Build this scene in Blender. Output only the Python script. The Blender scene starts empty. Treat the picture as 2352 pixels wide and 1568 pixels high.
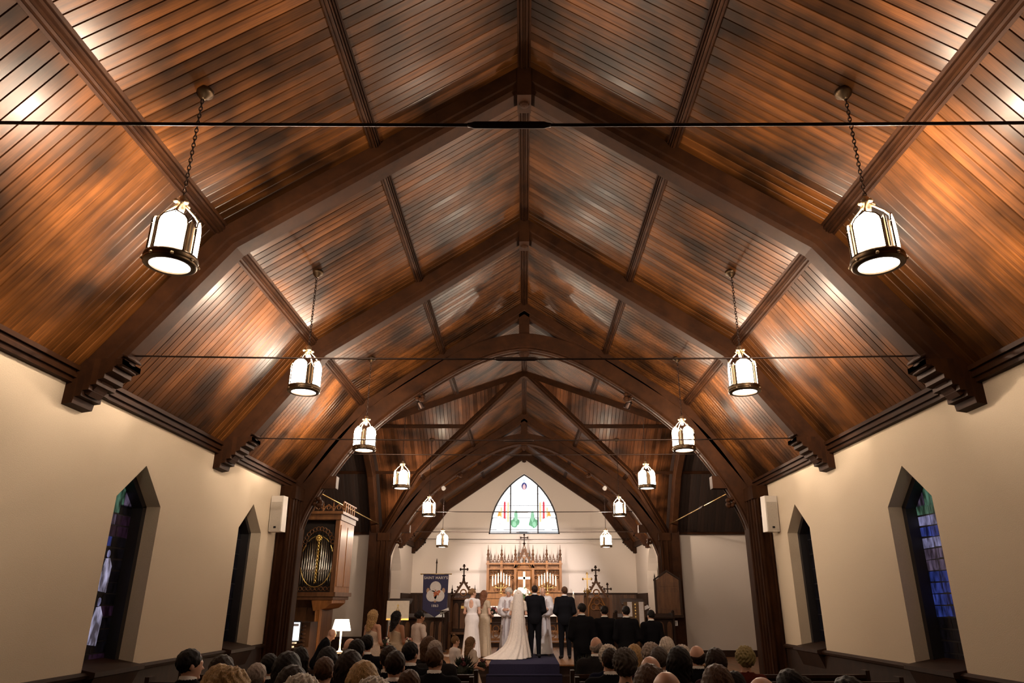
import bpy, math, random
import numpy as np
from mathutils import Vector, Matrix, Euler
random.seed(7); rng = np.random.default_rng(7)
PI = math.pi
S = bpy.context.scene
COL = S.collection

# ------------------------------------------------------------------ camera, world, exposure
FPX = 1600.0                       # focal length in pixels of the 2352 px wide frame
CAM_Z = 1.75
TILT = math.atan2(1380 - 784, FPX)
cam_d = bpy.data.cameras.new('camera'); cam = bpy.data.objects.new('camera', cam_d); COL.objects.link(cam)
cam_d.sensor_width = 36.0; cam_d.lens = 36.0 * FPX / 2352.0; cam_d.shift_x = -28 / 2352.0
cam_d.clip_start = 0.05; cam_d.clip_end = 200
cam.location = (0.0, 0.0, CAM_Z); cam.rotation_euler = (PI / 2 + TILT, 0, 0)
S.camera = cam
S.view_settings.view_transform = 'Standard'; S.view_settings.look = 'None'
S.view_settings.gamma = 1.0; S.view_settings.exposure = -0.2
S.view_settings.use_curve_mapping = False
W = bpy.data.worlds.new('dusk_sky'); S.world = W; W.use_nodes = True
W.node_tree.nodes['Background'].inputs[0].default_value = (0.35, 0.45, 0.75, 1)
W.node_tree.nodes['Background'].inputs[1].default_value = 0.25
LAMP_L = 88.0                       # radiance of the lantern glass
BULB_W = 400.0                      # bulb shining out of each lantern's open top
SPOT_W = 2200.0                     # chancel spotlights (watts)
SPOT_P = 520.0                      # spotlights on the nave arch (watts)

# ------------------------------------------------------------------ dimensions
HW = 5.0                                           # half width of nave, transepts, chancel
Z_RIDGE, Z_KNEE, Z_CORN = 8.35, 5.90, 4.04
X_KNEE, X_MID = 3.62, 1.86
YB = -5.0                                          # back wall behind the camera
T_Y = [3.30, 7.30, 11.20]                          # front faces of the nave trusses
Y_ARCH = 15.05                                     # nave arch
YC = 20.40                                         # centre of the crossing
Y_CH = 25.35                                       # chancel arch
Y_EAST = 32.7
X_TR = 10.5                                        # end of the transepts
Z_PLAT = 0.40; Z_SANC = 0.55; YP = 17.35
def roof_z(x):
    x = abs(x)
    if x <= X_KNEE: return Z_RIDGE + (Z_KNEE - Z_RIDGE) * x / X_KNEE
    return Z_KNEE + (Z_CORN - Z_KNEE) * (x - X_KNEE) / (HW - X_KNEE)

# ------------------------------------------------------------------ materials
MATS = {}
def nodes_of(m):
    m.use_nodes = True
    nt = m.node_tree
    return nt, nt.nodes['Principled BSDF']
def plain(name, col, rough=0.5, metal=0.0, noise=0.12, scale=12.0, bump=0.0, emit=None, estr=0.0, coat=0.0, spec=0.5, stretch=(1, 1, 1)):
    if name in MATS: return MATS[name]
    m = bpy.data.materials.new(name); nt, b = nodes_of(m)
    tc = nt.nodes.new('ShaderNodeTexCoord'); mp = nt.nodes.new('ShaderNodeMapping'); nz = nt.nodes.new('ShaderNodeTexNoise')
    mp.inputs['Scale'].default_value = stretch
    nz.inputs['Scale'].default_value = scale; nz.inputs['Detail'].default_value = 4
    rp = nt.nodes.new('ShaderNodeValToRGB')
    rp.color_ramp.elements[0].position = .3; rp.color_ramp.elements[1].position = .7
    rp.color_ramp.elements[0].color = tuple(c * (1 - noise) for c in col) + (1,)
    rp.color_ramp.elements[1].color = tuple(min(1, c * (1 + noise)) for c in col) + (1,)
    nt.links.new(tc.outputs['Object'], mp.inputs[0]); nt.links.new(mp.outputs[0], nz.inputs['Vector'])
    nt.links.new(nz.outputs[0], rp.inputs[0]); nt.links.new(rp.outputs[0], b.inputs['Base Color'])
    b.inputs['Roughness'].default_value = rough; b.inputs['Metallic'].default_value = metal
    b.inputs['Coat Weight'].default_value = coat; b.inputs['Specular IOR Level'].default_value = spec
    if bump:
        bp = nt.nodes.new('ShaderNodeBump'); bp.inputs['Strength'].default_value = bump; bp.inputs['Distance'].default_value = .01
        nt.links.new(nz.outputs[0], bp.inputs['Height']); nt.links.new(bp.outputs[0], b.inputs['Normal'])
    if emit:
        b.inputs['Emission Color'].default_value = tuple(emit) + (1,); b.inputs['Emission Strength'].default_value = estr
    MATS[name] = m; return m
def wood(name, c1, c2, rough=0.3, coat=0.5, stretch=(1.2, 28, 28), var=0.35, coat_rough=0.2, spec=0.5, rvar=0.0, patch=0.0):
    if name in MATS: return MATS[name]
    m = bpy.data.materials.new(name); nt, b = nodes_of(m); N = nt.nodes.new; L = nt.links.new
    tc = N('ShaderNodeTexCoord'); mp = N('ShaderNodeMapping'); mp.inputs['Scale'].default_value = stretch
    geo = N('ShaderNodeNewGeometry')
    add = N('ShaderNodeVectorMath'); add.operation = 'ADD'
    mul = N('ShaderNodeMath'); mul.operation = 'MULTIPLY'; mul.inputs[1].default_value = 37.0
    L(geo.outputs['Random Per Island'], mul.inputs[0])
    L(tc.outputs['Object'], mp.inputs[0]); L(mp.outputs[0], add.inputs[0]); L(mul.outputs[0], add.inputs[1])
    nz = N('ShaderNodeTexNoise'); nz.inputs['Scale'].default_value = 1.0; nz.inputs['Detail'].default_value = 6; nz.inputs['Roughness'].default_value = .65
    L(add.outputs[0], nz.inputs['Vector'])
    rp = N('ShaderNodeValToRGB'); rp.color_ramp.elements[0].position = .28; rp.color_ramp.elements[1].position = .75
    rp.color_ramp.elements[0].color = tuple(c1) + (1,); rp.color_ramp.elements[1].color = tuple(c2) + (1,)
    L(nz.outputs[0], rp.inputs[0])
    oi = N('ShaderNodeObjectInfo'); sm = N('ShaderNodeMath'); sm.operation = 'ADD'; fr = N('ShaderNodeMath'); fr.operation = 'FRACT'
    L(oi.outputs['Random'], sm.inputs[0]); L(geo.outputs['Random Per Island'], sm.inputs[1]); L(sm.outputs[0], fr.inputs[0])
    mr = N('ShaderNodeMapRange'); mr.inputs['To Min'].default_value = 1 - var; mr.inputs['To Max'].default_value = 1 + var
    L(fr.outputs[0], mr.inputs['Value'])
    hs = N('ShaderNodeHueSaturation'); L(mr.outputs[0], hs.inputs['Value']); L(rp.outputs[0], hs.inputs['Color'])
    if patch:                                  # broad stain patches running over neighbouring boards
        pn = N('ShaderNodeTexNoise'); pn.inputs['Scale'].default_value = 1.3; pn.inputs['Detail'].default_value = 3; L(geo.outputs['Position'], pn.inputs['Vector'])
        pr = N('ShaderNodeMapRange'); pr.inputs['From Min'].default_value = .35; pr.inputs['From Max'].default_value = .68; pr.inputs['To Min'].default_value = 1 - patch; pr.inputs['To Max'].default_value = 1 + patch
        L(pn.outputs[0], pr.inputs['Value']); pm = N('ShaderNodeMath'); pm.operation = 'MULTIPLY'; L(pr.outputs[0], pm.inputs[0]); L(mr.outputs[0], pm.inputs[1]); L(pm.outputs[0], hs.inputs['Value'])
    L(hs.outputs[0], b.inputs['Base Color'])
    bp = N('ShaderNodeBump'); bp.inputs['Strength'].default_value = .12; bp.inputs['Distance'].default_value = .004
    L(nz.outputs[0], bp.inputs['Height']); L(bp.outputs[0], b.inputs['Normal'])
    b.inputs['Roughness'].default_value = rough; b.inputs['Coat Weight'].default_value = coat; b.inputs['Coat Roughness'].default_value = coat_rough
    b.inputs['Specular IOR Level'].default_value = spec
    if rvar:
        r1 = N('ShaderNodeMapRange'); r1.inputs['To Min'].default_value = coat_rough - rvar; r1.inputs['To Max'].default_value = coat_rough + rvar
        L(fr.outputs[0], r1.inputs['Value']); L(r1.outputs[0], b.inputs['Coat Roughness'])
    MATS[name] = m; return m
def glow(name, col, strength):
    if name in MATS: return MATS[name]
    m = bpy.data.materials.new(name); nt, b = nodes_of(m)
    b.inputs['Base Color'].default_value = tuple(min(.8, c) for c in col) + (1,); b.inputs['Roughness'].default_value = .25
    b.inputs['Emission Color'].default_value = tuple(col) + (1,); b.inputs['Emission Strength'].default_value = strength
    MATS[name] = m; return m

CEIL = wood('ceiling_varnish', (.017, .0052, .0010), (.112, .0390, .0078), rough=.5, coat=.27, stretch=(1.0, 30, 30), var=.38, coat_rough=.34, spec=.06, rvar=.10, patch=.75)
CEIL_T = wood('ceiling_varnish_cross', (.022, .0072, .0026), (.100, .036, .0115), rough=.46, coat=.45, stretch=(30, 1.0, 1.0), var=.38, coat_rough=.34, spec=.06, rvar=.10, patch=.75)
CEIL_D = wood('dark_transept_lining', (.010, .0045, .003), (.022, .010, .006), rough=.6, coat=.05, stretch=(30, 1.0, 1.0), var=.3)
BEAM = wood('beam_wood', (.015, .0048, .0014), (.044, .0150, .0042), rough=.68, coat=.0, stretch=(3, 3, 3), var=.08, coat_rough=.36, spec=.12)
GROOVE = plain('dark_groove', (.012, .005, .002), .7)
PLASTER = plain('cream_plaster', (.60, .505, .375), .85, noise=.05, scale=90, bump=.35, spec=.2)
PLASTER_W = plain('pale_plaster', (.60, .535, .475), .85, noise=.04, scale=60, bump=.2, spec=.2)
DARKW = wood('dark_oak', (.014, .0055, .0024), (.038, .015, .006), rough=.62, coat=.04, stretch=(8, 8, 2), var=.15, spec=.22)
PIER = wood('pier_oak', (.014, .0048, .0016), (.040, .0145, .0048), rough=.8, coat=0, stretch=(8, 8, 2), var=.1, spec=.08)
OAK = wood('golden_oak', (.15, .055, .011), (.36, .150, .032), rough=.5, coat=.1, stretch=(10, 10, 1.5), var=.12)
OAKD = wood('brown_oak', (.055, .020, .006), (.15, .062, .019), rough=.5, coat=.08, stretch=(10, 10, 1.5), var=.1, spec=.3)
FLOORW = wood('floor_boards', (.13, .050, .013), (.34, .145, .038), rough=.45, coat=.15, stretch=(10, 1, 1), var=.25)
BRASS = plain('brass', (.75, .52, .20), .28, 1.0, noise=.06)
ANTIQUE = plain('antique_bronze', (.11, .075, .045), .42, 1.0, noise=.15)
IRON = plain('dark_iron', (.045, .028, .022), .42, .8, noise=.1)
SILVER = plain('organ_pipe_metal', (.50, .48, .44), .28, 1.0, noise=.05)
GILT = plain('gilding', (.80, .58, .20), .3, 1.0, noise=.08)
CARPET = plain('blue_carpet', (.026, .023, .048), .95, noise=.35, scale=160, bump=.5, spec=.1)
WHITEC = plain('white_cloth', (.80, .78, .74), .85, noise=.04, scale=20)
WAX = plain('candle_wax', (.85, .80, .70), .5, noise=.03)
BLACKM = plain('black_fabric', (.012, .011, .012), .85, noise=.2, scale=60, spec=.25)
LAMPG = glow('lantern_glass', (1.0, .775, .575), LAMP_L)
LAMPB = glow('lantern_bottom_glass', (1.0, .88, .80), 14.0)
LBRASS = plain('pale_brass', (.55, .44, .30), .38, 1.0, noise=.08)

# ------------------------------------------------------------------ mesh helpers
class MB:
    def __init__(self): self.v = []; self.f = []
    def add(self, vs, fs):
        n = len(self.v); self.v += [tuple(p) for p in vs]; self.f += [tuple(i + n for i in f) for f in fs]; return self
    def box(self, x0, x1, y0, y1, z0, z1):
        vs = [(x, y, z) for z in (z0, z1) for y in (y0, y1) for x in (x0, x1)]
        return self.add(vs, [(0, 2, 3, 1), (4, 5, 7, 6), (0, 1, 5, 4), (2, 6, 7, 3), (0, 4, 6, 2), (1, 3, 7, 5)])
    def prism(self, poly, vec):
        n = len(poly); a = [Vector(p) for p in poly]; v = Vector(vec); b = [p + v for p in a]
        nrm = Vector((0, 0, 0))
        for i in range(n): nrm += a[i].cross(a[(i + 1) % n])
        fl = nrm.dot(v) > 0
        f0 = tuple(range(n)); f1 = tuple(range(n, 2 * n))
        fs = [f0[::-1] if fl else f0, f1 if fl else f1[::-1]]
        for i in range(n):
            j = (i + 1) % n; q = (i, j, n + j, n + i); fs.append(q if fl else q[::-1])
        return self.add(a + b, fs)
    def tube(self, path, r, n=8, caps=True):
        path = [Vector(p) for p in path]; m = len(path)
        rs = r if isinstance(r, (list, tuple)) else [r] * m
        vs = []; prev = None
        for i, p in enumerate(path):
            t = (path[min(i + 1, m - 1)] - path[max(i - 1, 0)]).normalized()
            if prev is None:
                up = Vector((0, 0, 1)) if abs(t.z) < .9 else Vector((1, 0, 0))
                u = t.cross(up).normalized()
            else:
                u = (prev - t * prev.dot(t)).normalized()
            prev = u; w = t.cross(u)
            for k in range(n):
                a = 2 * PI * k / n; vs.append(p + (u * math.cos(a) + w * math.sin(a)) * rs[i])
        fs = []
        for i in range(m - 1):
            for k in range(n):
                k2 = (k + 1) % n; fs.append((i * n + k, i * n + k2, (i + 1) * n + k2, (i + 1) * n + k))
        if caps: fs += [tuple(range(n))[::-1], tuple(range((m - 1) * n, m * n))]
        return self.add(vs, fs)
    def ring(self, c, R, r, n=24, k=6, axis='z', sx=1.0, sy=1.0):
        c = Vector(c); vs = []; fs = []
        for i in range(n):
            a = 2 * PI * i / n
            for j in range(k):
                b = 2 * PI * j / k; q = (R + r * math.cos(b))
                p = (q * math.cos(a) * sx, q * math.sin(a) * sy, r * math.sin(b))
                if axis == 'y': p = (p[0], p[2], p[1])
                if axis == 'x': p = (p[2], p[0], p[1])
                vs.append(c + Vector(p))
        for i in range(n):
            for j in range(k):
                fs.append((i * k + j, ((i + 1) % n) * k + j, ((i + 1) % n) * k + (j + 1) % k, i * k + (j + 1) % k))
        return self.add(vs, fs)
    def lathe(self, prof, n=16, c=(0, 0, 0)):
        c = Vector(c); vs = []; fs = []
        for (r, z) in prof:
            for k in range(n):
                a = 2 * PI * k / n; vs.append((c.x + r * math.cos(a), c.y + r * math.sin(a), c.z + z))
        for i in range(len(prof) - 1):
            for k in range(n):
                k2 = (k + 1) % n; fs.append((i * n + k, i * n + k2, (i + 1) * n + k2, (i + 1) * n + k))
        fs += [tuple(range(n))[::-1], tuple(range((len(prof) - 1) * n, len(prof) * n))]
        return self.add(vs, fs)
    def ball(self, c, r, n=8, m=6):
        rx, ry, rz = (r, r, r) if not isinstance(r, (tuple, list)) else r
        vs = [(c[0], c[1], c[2] - rz)]; fs = []
        for i in range(1, m):
            t = -PI / 2 + PI * i / m
            for k in range(n):
                a = 2 * PI * k / n; vs.append((c[0] + rx * math.cos(t) * math.cos(a), c[1] + ry * math.cos(t) * math.sin(a), c[2] + rz * math.sin(t)))
        vs.append((c[0], c[1], c[2] + rz)); top = len(vs) - 1
        for k in range(n):
            k2 = (k + 1) % n
            fs.append((0, 1 + k2, 1 + k)); fs.append((top, top - n + k, top - n + k2))
            for i in range(m - 2):
                fs.append((1 + i * n + k, 1 + i * n + k2, 1 + (i + 1) * n + k2, 1 + (i + 1) * n + k))
        return self.add(vs, fs)
    def mesh(self, name, mat=None, smooth=False):
        me = bpy.data.meshes.new(name); me.from_pydata(self.v, [], self.f); me.update()
        if mat: me.materials.append(mat)
        if smooth:
            for p in me.polygons: p.use_smooth = True
        return me
    def obj(self, name, mat, parent=None, smooth=False):
        return link(name, self.mesh(name, mat, smooth), parent)
def link(name, me, parent=None, mw=None):
    o = bpy.data.objects.new(name, me); COL.objects.link(o)
    if parent is not None: o.parent = parent
    if mw is not None: o.matrix_local = mw
    return o
def empty(name, loc=(0, 0, 0), rz=0.0):
    o = bpy.data.objects.new(name, None); COL.objects.link(o); o.location = loc; o.rotation_euler = (0, 0, rz); o.empty_display_size = .1
    return o
def tag(o, label=None, cat=None, group=None, kind=None):
    if label: o['label'] = label
    if cat: o['category'] = cat
    if group: o['group'] = group
    if kind: o['kind'] = kind
    return o
def struct(o, label=None): o['kind'] = 'structure'; return tag(o, label)
def copy_tree(o, parent=None):
    c = o.copy(); COL.objects.link(c)
    if parent is not None: c.parent = parent
    for ch in list(o.children):
        if ch.name in COL.objects: copy_tree(ch, c)
    return c
ORD = ['first', 'second', 'third', 'fourth', 'fifth', 'sixth', 'seventh', 'eighth', 'ninth', 'tenth']

# ================================================================== STRUCTURE
# floors
b = MB(); b.box(-X_TR, X_TR, 15.2, 25.8, -.2, 0); b.box(-HW - .4, HW + .4, YB, 15.2, -.2, 0); b.box(-HW - .4, HW + .4, 25.8, Y_EAST + .3, -.2, 0)
struct(b.obj('floor', FLOORW))
plat = empty('chancel_platform', (0, 0, 0)); struct(plat, 'raised wooden chancel platform with two steps')
b = MB(); b.box(-4.4, 4.4, YP - .38, 25.2, 0, .20); b.obj('lower_step', DARKW, plat)
b = MB(); b.box(-4.3, 4.3, YP + .04, 25.2, .20, Z_PLAT - .03); b.obj('step_riser', DARKW, plat)
for i in range(36):
    x = -4.32 + i * .24
    b = MB(); b.box(x, x + .236, YP, 23.8, Z_PLAT - .03, Z_PLAT); b.obj('plank', FLOORW, plat)
b = MB(); b.box(-4.55, 4.55, 23.8, 25.7, Z_PLAT - .03, Z_SANC - .03); b.box(-HW, HW, 25.7, Y_EAST, 0, Z_SANC - .03); b.obj('sanctuary_riser', DARKW, plat)
b = MB(); b.box(-4.55, 4.55, 23.76, 25.7, Z_SANC - .03, Z_SANC); b.box(-HW, HW, 25.7, Y_EAST, Z_SANC - .03, Z_SANC); b.obj('sanctuary_floor', FLOORW, plat)
# the blue runner over the steps
b = MB()
b.box(-.80, .80, YP - .012, 23.7, Z_PLAT, Z_PLAT + .012); b.box(-.80, .80, YP - .015, YP, .212, Z_PLAT + .012)
b.box(-.84, .84, YP - .395, YP, .20, .212); b.box(-.84, .84, YP - .395, YP - .38, .01, .212)
b.box(-.5, .5, YB + .5, YP - .39, 0, .012)
tag(b.obj('carpet_runner', CARPET), 'dark blue carpet runner climbing the chancel steps', 'carpet')

# walls built from upright strips between lower and upper outlines
def wall_strips(mb, pts, thick, axis):
    """pts: list of (u0,u1, lo0,lo1, hi0,hi1) ; axis 'x' = wall in the YZ plane starting at X, 'y' = wall in the XZ plane"""
    for (u0, u1, l0, l1, h0, h1) in pts:
        if axis[0] == 'x': poly = [(axis[1], u0, l0), (axis[1], u1, l1), (axis[1], u1, h1), (axis[1], u0, h0)]; vec = (thick, 0, 0)
        else: poly = [(u0, axis[1], l0), (u1, axis[1], l1), (u1, axis[1], h1), (u0, axis[1], h0)]; vec = (0, thick, 0)
        mb.prism(poly, vec)
WIN_Y = [1.45, 5.35, 9.22, 13.12]; WH = .55; W_SH = 2.96; W_AP = 3.43; W_SILL = .92
for sx, side in ((-1, 'left'), (1, 'right')):
    b = MB(); st = []; y = YB; top = Z_CORN + .15
    for wy in WIN_Y:
        st += [(y, wy - WH, 0, 0, top, top), (wy - WH, wy + WH, 0, 0, W_SILL, W_SILL),
               (wy - WH, wy, W_SH, W_AP, top, top), (wy, wy + WH, W_AP, W_SH, top, top)]
        y = wy + WH
    st += [(y, 15.3, 0, 0, top, top)]
    wall_strips(b, st, sx * .45, ('x', sx * HW))
    struct(b.obj('wall_' + side, PLASTER))
    # wainscot under the windows with its cap rail and upright boards
    wn = empty('baseboard_' + side, (0, 0, 0)); struct(wn)
    b = MB(); b.prism([(sx * HW, YB, 0), (sx * (HW - .03), YB, 0), (sx * (HW - .03), YB, .94), (sx * HW, YB, .94)], (0, 14.4 - YB, 0)); b.obj('wainscot_backing', DARKW, wn)
    b = MB(); b.prism([(sx * HW, YB, .93), (sx * (HW - .075), YB, .93), (sx * (HW - .09), YB, .965), (sx * (HW - .05), YB, .99), (sx * HW, YB, .99)], (0, 14.4 - YB, 0)); b.obj('cap_rail', DARKW, wn)
    # cornice moulding at the wall head, one length per bay
    cn = empty('trim_cornice_' + side, (0, 0, 0)); struct(cn)
    for y0, y1 in ((YB, T_Y[0]), (T_Y[0] + .34, T_Y[1]), (T_Y[1] + .34, T_Y[2]), (T_Y[2] + .34, Y_ARCH)):
        b = MB()
        for (a0, a1, z0, z1) in ((0, .07, -.05, .0), (0, .105, 0, .04), (0, .085, .04, .08), (0, .125, .08, .13)):
            b.box(min(sx * HW, sx * (HW - a1)), max(sx * HW, sx * (HW - a1)), y0, y1, Z_CORN + z0, Z_CORN + z1)
        b.obj('cornice', BEAM, cn)

# stained glass in the nave windows
def palette(name, col, e):
    m = glow('glass_' + name, col, e)
    if name.startswith('east') or m.get('streaked'): return m
    m['streaked'] = 1; nt = m.node_tree; b = nt.nodes['Principled BSDF']          # streaky antique glass
    tc = nt.nodes.new('ShaderNodeNewGeometry'); mp = nt.nodes.new('ShaderNodeMapping'); mp.inputs['Scale'].default_value = (14, 14, 5)
    nz = nt.nodes.new('ShaderNodeTexNoise'); nz.inputs['Scale'].default_value = 1.0; nz.inputs['Detail'].default_value = 5
    mr = nt.nodes.new('ShaderNodeMapRange'); mr.inputs['From Min'].default_value = .38; mr.inputs['From Max'].default_value = .66; mr.inputs['To Min'].default_value = .08 * e; mr.inputs['To Max'].default_value = 1.25 * e
    nt.links.new(tc.outputs['Position'], mp.inputs[0]); nt.links.new(mp.outputs[0], nz.inputs['Vector']); nt.links.new(nz.outputs[0], mr.inputs['Value']); nt.links.new(mr.outputs[0], b.inputs['Emission Strength'])
    b.inputs['Base Color'].default_value = tuple(c * .25 for c in col) + (1,)
    return m
GL = {'lead': plain('window_lead', (.012, .010, .012), .5), 'black': palette('black', (.010, .008, .012), .25), 'plum': palette('plum', (.05, .02, .05), .30),
      'blue': palette('blue', (.045, .07, .36), .55), 'deep': palette('deep', (.03, .05, .26), .6), 'pale': palette('pale', (.30, .30, .55), .6), 'white': palette('white', (.50, .48, .70), .70),
      'green': palette('green', (.10, .22, .15), .6), 'teal': palette('teal', (.06, .30, .22), .7), 'red': palette('red', (.40, .05, .03), .7), 'mauve': palette('mauve', (.16, .12, .20), .5)}
LEFT_SCHEME = ['black', 'black', 'plum', 'black', 'black', 'black', 'black', 'plum', 'black', 'black', 'deep', 'plum', 'mauve', 'green']
RIGHT_SCHEME = ['black', 'black', 'black', 'black', 'deep', 'blue', 'blue', 'deep', 'mauve', 'mauve', 'pale', 'blue', 'pale', 'green']
n_win = 0
for sx, scheme in ((-1, LEFT_SCHEME), (1, RIGHT_SCHEME)):
    for wi, wy in enumerate(WIN_Y):
        if wi < 2: pass
        n_win += 1
        lit = wi == 2
        root = empty('window_%d' % n_win, (sx * (HW + .34), wy, W_SILL)); struct(root, 'pointed stained glass window in a deep plaster reveal')
        hh = W_SH - W_SILL; ap = W_AP - W_SILL; fw = .09
        b = MB()
        xa, xb = sorted((-sx * .15, sx * .05))
        for s in (-1, 1):
            b.box(xa, xb, min(s * WH, s * (WH - fw)), max(s * WH, s * (WH - fw)), 0, hh)
            b.prism([(xa, s * WH, hh), (xa, s * (WH - fw), hh - .03), (xa, 0, ap - .11), (xa, 0, ap)], (.2, 0, 0))
        b.box(xa, xb, -WH, WH, 0, .08)
        b.obj('window_frame', GL['lead'], root)
        b = MB(); b.prism([(0, -WH, .02), (-sx * .38, -WH, -.02), (-sx * .50, -WH, .02), (-sx * .50, -WH, .07), (0, -WH, .16)], (0, 2 * WH, 0)); b.obj('sill', DARKW, root)
        b = MB(); b.prism([(-sx * .34, -WH * .9, .02), (-sx * .47, -WH * .9, .02), (-sx * .37, -WH * .9, -.22), (-sx * .34, -WH * .9, -.22)], (0, WH * 1.8, 0)); b.obj('sill_bracket', DARKW, root)
        zi0, iw = .08, WH - fw
        if lit:
            rows = 14; z = zi0
            for r in range(rows):
                dz = (hh - zi0) / rows
                cols = 3
                cuts = [-iw] + sorted([-iw / 3 + random.uniform(-.05, .05), iw / 3 + random.uniform(-.05, .05)]) + [iw]
                for c in range(cols):
                    k = scheme[r] if c == 1 or (sx > 0 and c == 2) else random.choice(['black', 'plum', 'black', scheme[r] if random.random() < .4 else 'black'])
                    if sx > 0 and c == 0: k = scheme[r] if random.random() < .7 else 'deep'
                    e = .008; j = random.uniform(-.012, .012)
                    m = MB(); m.prism([(-.008, cuts[c] + e, z + e), (-.008, cuts[c + 1] - e, z + e + j), (-.008, cuts[c + 1] - e, z + dz - e), (-.008, cuts[c] + e, z + dz - e)], (.016, 0, 0))
                    m.obj('pane', GL[k], root)
                z += dz
            topz = ap - .11; nst = 4
            for c in range(nst):
                y0 = -iw + 2 * iw * c / nst + .008; y1 = -iw + 2 * iw * (c + 1) / nst - .008
                h = lambda y: hh - .03 + (topz - hh + .03) * (1 - abs(y) / iw)
                m = MB(); m.prism([(-.008, y0, hh - .02), (-.008, y1, hh - .02), (-.008, y1, h(y1)), (-.008, y0, h(y0))], (.016, 0, 0))
                m.obj('pane', GL[['green', 'teal', 'green', 'mauve'][c]], root)
            if sx < 0:      # two pale standing figures in the left light
                for zc, sc in ((1.15, 1.0), (.55, 1.1)):
                    m = MB(); m.prism([(-.014, .12 - .09 * sc, zc - .2 * sc), (-.014, .12 + .08 * sc, zc - .22 * sc), (-.014, .12 + .10 * sc, zc + .1 * sc), (-.014, .15, zc + .2 * sc), (-.014, .07, zc + .19 * sc), (-.014, .12 - .11 * sc, zc)], (.03, 0, 0)); m.obj('pane', GL['white'], root)
                    m = MB(); m.ball((0, .11, zc + .25 * sc), (.015, .05, .06)); m.obj('pane', GL['pale'], root)
            b = MB(); b.prism([(-.004, -iw, zi0), (-.004, iw, zi0), (-.004, iw, hh - .03), (-.004, 0, topz), (-.004, -iw, hh - .03)], (.008, 0, 0)); b.obj('leading', GL['lead'], root)
        else:
            h0 = zi0
            b = MB(); b.prism([(-.006, -iw, zi0), (-.006, iw, zi0), (-.006, iw, hh - .03), (-.006, 0, ap - .11), (-.006, -iw, hh - .03)], (.012, 0, 0)); b.obj('pane', GL['black'], root)
            b = MB()
            for r in range(1, 8): b.box(-.012, .012, -iw, iw, zi0 + r * .26, zi0 + r * .26 + .012)
            b.box(-.012, .012, -.006, .006, zi0, ap - .12); b.obj('glazing_bar', GL['lead'], root)

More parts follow.
